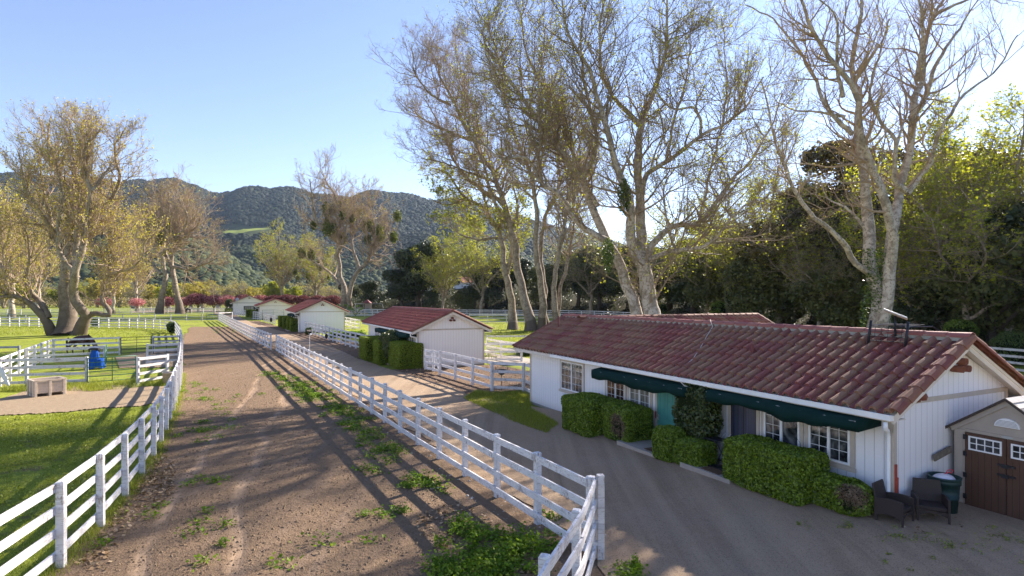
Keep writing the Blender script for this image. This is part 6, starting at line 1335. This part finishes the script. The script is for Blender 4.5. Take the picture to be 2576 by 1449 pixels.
# playground
r = empty('swing_set', based(928, 150), -.05, 'grey metal swing frame on the lawn below the dark bank', 'swing set'); m = MB(); hh = 3.1
r.location[2] -= .5
for x in (-3.6, 3.6):
    for dy in (-1.2, 1.2): m.tube([(x*1.15, dy, 0), (x, 0, hh)], .05, 6)
m.tube([(-3.6, 0, hh), (3.6, 0, hh)], .06, 6); m.build('frame', M['galv'], r)
for x in (-2.4, -1.2, 1.2, 2.4):
    k = MB(); k.tube([(x-.2, 0, hh), (x-.2, 0, .6)], .015, 4).tube([(x+.2, 0, hh), (x+.2, 0, .6)], .015, 4).box(x-.24, x+.24, -.1, .1, .56, .6); k.build('swing', M['black'], r)
r = empty('play_tower', based(915, 148), 0, 'beige play tower with a maroon roof and green slide', 'play tower'); r.location[2] -= .5
m = MB()
for x in (-2.6, -1.4, .1, 1.7):
    for y in (-.8, .8): m.box(x-.07, x+.07, y-.07, y+.07, 0, 2.3 if x < 0 else 3.3)
m.box(-2.6, 1.7, -.8, .8, 1.15, 1.3); m.build('deck', M['play'], r)
m = MB(); m.box(-2.5, .05, -.84, -.80, 1.35, 2.1).box(-2.64, -2.6, -.8, .8, .1, 1.1).box(.15, 1.65, .8, .84, 1.35, 3.2); m.build('panel', M['play'], r)
m = MB(); m.add([(-.2, -1.1, 3.3), (2.0, -1.1, 3.3), (2.0, 1.1, 3.3), (-.2, 1.1, 3.3), (.9, 0, 4.3)], [(0, 1, 4), (1, 2, 4), (2, 3, 4), (3, 0, 4), (3, 2, 1, 0)]); m.build('roof', M['playroof'], r)
m = MB(); m.add([(.9, -.85, 1.9), (1.6, -.85, 1.9), (2.9, -1.6, .1), (2.1, -1.6, .1), (.9, -.85, 1.2), (1.6, -.85, 1.2), (2.9, -1.6, .0), (2.1, -1.6, .0)], [(0, 1, 2, 3), (4, 7, 6, 5), (0, 3, 7, 4), (1, 5, 6, 2), (3, 2, 6, 7)]).tube([(-1.2, -.9, .1), (-.6, -.95, .9), (.3, -.95, 1.2), (.9, -.9, 1.2)], .16, 8); m.build('slide', M['playgreen'], r)

# ------------------------------------------------------------------ horses
def horse(px_x, y, rz, mat, label, cat='horse', s=1., graze=True, loc=None):
    nodes = {'hip': (-.62, 0, 1.28, .27, .30), 'loin': (-.25, 0, 1.27, .28, .31), 'barrel': (.10, 0, 1.22, .29, .34), 'chest': (.48, 0, 1.25, .25, .33), 'n0': (.72, 0, 1.40, .15, .25), 'n1': (1.00, 0, 1.42 if not graze else 1.10, .11, .19), 'n2': (1.22, 0, 1.72 if not graze else .72, .09, .14), 'h0': (1.36, 0, 1.78 if not graze else .50, .085, .13), 'h1': (1.52, 0, 1.60 if not graze else .26, .065, .09), 'h2': (1.60, 0, 1.47 if not graze else .10, .05, .06)}
    E = [('hip', 'loin'), ('loin', 'barrel'), ('barrel', 'chest'), ('chest', 'n0'), ('n0', 'n1'), ('n1', 'n2'), ('n2', 'h0'), ('h0', 'h1'), ('h1', 'h2')]
    for sgn, a in ((1, 'l'), (-1, 'r')):
        o_ = .10 if sgn > 0 else -.06
        nodes.update({'f0'+a: (.50+o_*.3, sgn*.17, .98, .11, .13), 'f1'+a: (.52+o_, sgn*.17, .56, .06, .065), 'f2'+a: (.52+o_, sgn*.17, .16, .04, .042), 'f3'+a: (.56+o_, sgn*.17, .03, .06, .06), 'b0'+a: (-.60, sgn*.17, 1.02, .16, .18), 'b1'+a: (-.50+o_, sgn*.17, .78, .10, .12), 'b2'+a: (-.80+o_, sgn*.17, .52, .055, .065), 'b3'+a: (-.74+o_, sgn*.17, .16, .04, .045), 'b4'+a: (-.70+o_, sgn*.17, .03, .06, .06)})
        E += [('chest', 'f0'+a), ('f0'+a, 'f1'+a), ('f1'+a, 'f2'+a), ('f2'+a, 'f3'+a), ('hip', 'b0'+a), ('b0'+a, 'b1'+a), ('b1'+a, 'b2'+a), ('b2'+a, 'b3'+a), ('b3'+a, 'b4'+a)]
    ks = list(nodes); me = bpy.data.meshes.new('horse'); me.from_pydata([nodes[k][:3] for k in ks], [(ks.index(a), ks.index(b)) for a, b in E], []); o = bpy.data.objects.new('horse', me); link(o)
    m = o.modifiers.new('skin', 'SKIN'); m.use_smooth_shade = True; sd = me.skin_vertices[0].data
    for i, k in enumerate(ks): sd[i].radius = nodes[k][3:]
    sd[ks.index('hip')].use_root = True
    q = o.modifiers.new('sub', 'SUBSURF'); q.levels = 2; q.render_levels = 2; me.materials.append(M[mat])
    o.location = loc or (px_x, y, gz(px_x, y)); o.rotation_euler[2] = rz; o.scale = (s, s, s); tag(o, label, cat)
    mn = MB(); mn.tube([(-.86, 0, 1.36), (-.98, 0, 1.1), (-.97, 0, .6), (-.95, 0, .45)], [.05, .07, .08, .03], 7); mn.build('tail', M['mane'] if mat != 'horse_white' else M['horse_white'], o, True)
    n1, n2, h0 = nodes['n1'], nodes['n2'], nodes['h0']; mn = MB(); mn.tube([(.66, 0, 1.62), (n1[0]+.03, 0, n1[2]+.19), (n2[0]+.08, 0, n2[2]+.12), (h0[0]+.08, 0, h0[2]+.08)], [.04, .06, .055, .03], 6); mn.build('mane', M['mane'] if mat != 'horse_white' else M['horse_white'], o, True)
    for sg in (-1, 1): mn = MB(); mn.tube([(h0[0]-.02, sg*.05, h0[2]+.06), (h0[0]-.05, sg*.07, h0[2]+.20)], [.035, .006], 5); mn.build('ear', M[mat], o, True)
    return o
x, y = P(200, 894); horse(x, y, .0, 'horse', 'dark bay horse grazing behind the white corral fence', s=1.08)
x, y = P(474, 788.5); horse(x, y, 1.3, 'horse_black', 'small black horse by the white meadow fence between the leaning trunks', s=1.0, graze=False)
x, y = P(-8, 982); horse(x-1.5, y+.9, -.1, 'horse_white', 'white horse with its lowered head just entering at the left photo edge', s=.92)

# ------------------------------------------------------------------ light, haze, camera
AZ, EL = math.radians(42.5), math.radians(29.5)
sd = Vector((math.sin(AZ)*math.cos(EL), math.cos(AZ)*math.cos(EL), math.sin(EL)))
l = bpy.data.lights.new('sun', 'SUN'); l.energy = 5.0; l.angle = math.radians(.55); l.color = (1., .90, .77); o = bpy.data.objects.new('sun', l); link(o); o.rotation_euler = sd.to_track_quat('Z', 'Y').to_euler()
w = bpy.data.worlds.new('World'); sc.world = w; w.use_nodes = True; nt = w.node_tree; nt.nodes.clear()
s = nt.nodes.new('ShaderNodeTexSky'); s.sky_type = 'NISHITA'; s.sun_disc = False; s.sun_elevation = EL; s.sun_rotation = AZ; s.altitude = 100; s.air_density = 1.0; s.dust_density = .05; s.ozone_density = 2.2
bg = nt.nodes.new('ShaderNodeBackground'); bg.inputs[1].default_value = .085; ow = nt.nodes.new('ShaderNodeOutputWorld'); mu = nt.nodes.new('ShaderNodeMix'); mu.data_type = 'RGBA'; mu.blend_type = 'MULTIPLY'; mu.inputs[0].default_value = 1; mu.inputs[7].default_value = (1.02, .90, .97, 1); nt.links.new(s.outputs[0], mu.inputs[6]); nt.links.new(mu.outputs[2], bg.inputs[0]); nt.links.new(bg.outputs[0], ow.inputs[0])
if True:
    me = bpy.data.meshes.new('haze'); b = __import__('bmesh').new(); __import__('bmesh').ops.create_cube(b, size=1.); b.to_mesh(me); b.free()
    o = bpy.data.objects.new('haze', me); link(o); o.location = (-200, 1100, 225); o.scale = (5200, 3200, 462); o['kind'] = 'stuff'
    t = bpy.data.materials.new('haze'); t.use_nodes = True; t.node_tree.nodes.clear(); v = t.node_tree.nodes.new('ShaderNodeVolumePrincipled'); v.inputs['Color'].default_value = (.55, .72, 1, 1); v.inputs['Density'].default_value = .00006; v.inputs['Anisotropy'].default_value = .3
    q = t.node_tree.nodes.new('ShaderNodeOutputMaterial'); t.node_tree.links.new(v.outputs[0], q.inputs['Volume']); me.materials.append(t)
cam = bpy.data.cameras.new('camera'); cam.sensor_width = 36; cam.lens = 1420/2576*36; cam.shift_y = (HY-724.5)/2576; cam.clip_end = 12000; cam.clip_start = .1
co = bpy.data.objects.new('camera', cam); link(co); co.location = (0, 0, H); co.rotation_euler = (math.pi/2, 0, 0); sc.camera = co
sc.view_settings.view_transform = 'Standard'; sc.view_settings.look = 'None'; sc.view_settings.exposure = 1.65; sc.view_settings.gamma = 1
sc.cycles.use_denoising = True; sc.cycles.max_bounces = 6; sc.cycles.transparent_max_bounces = 4; sc.cycles.volume_bounces = 0
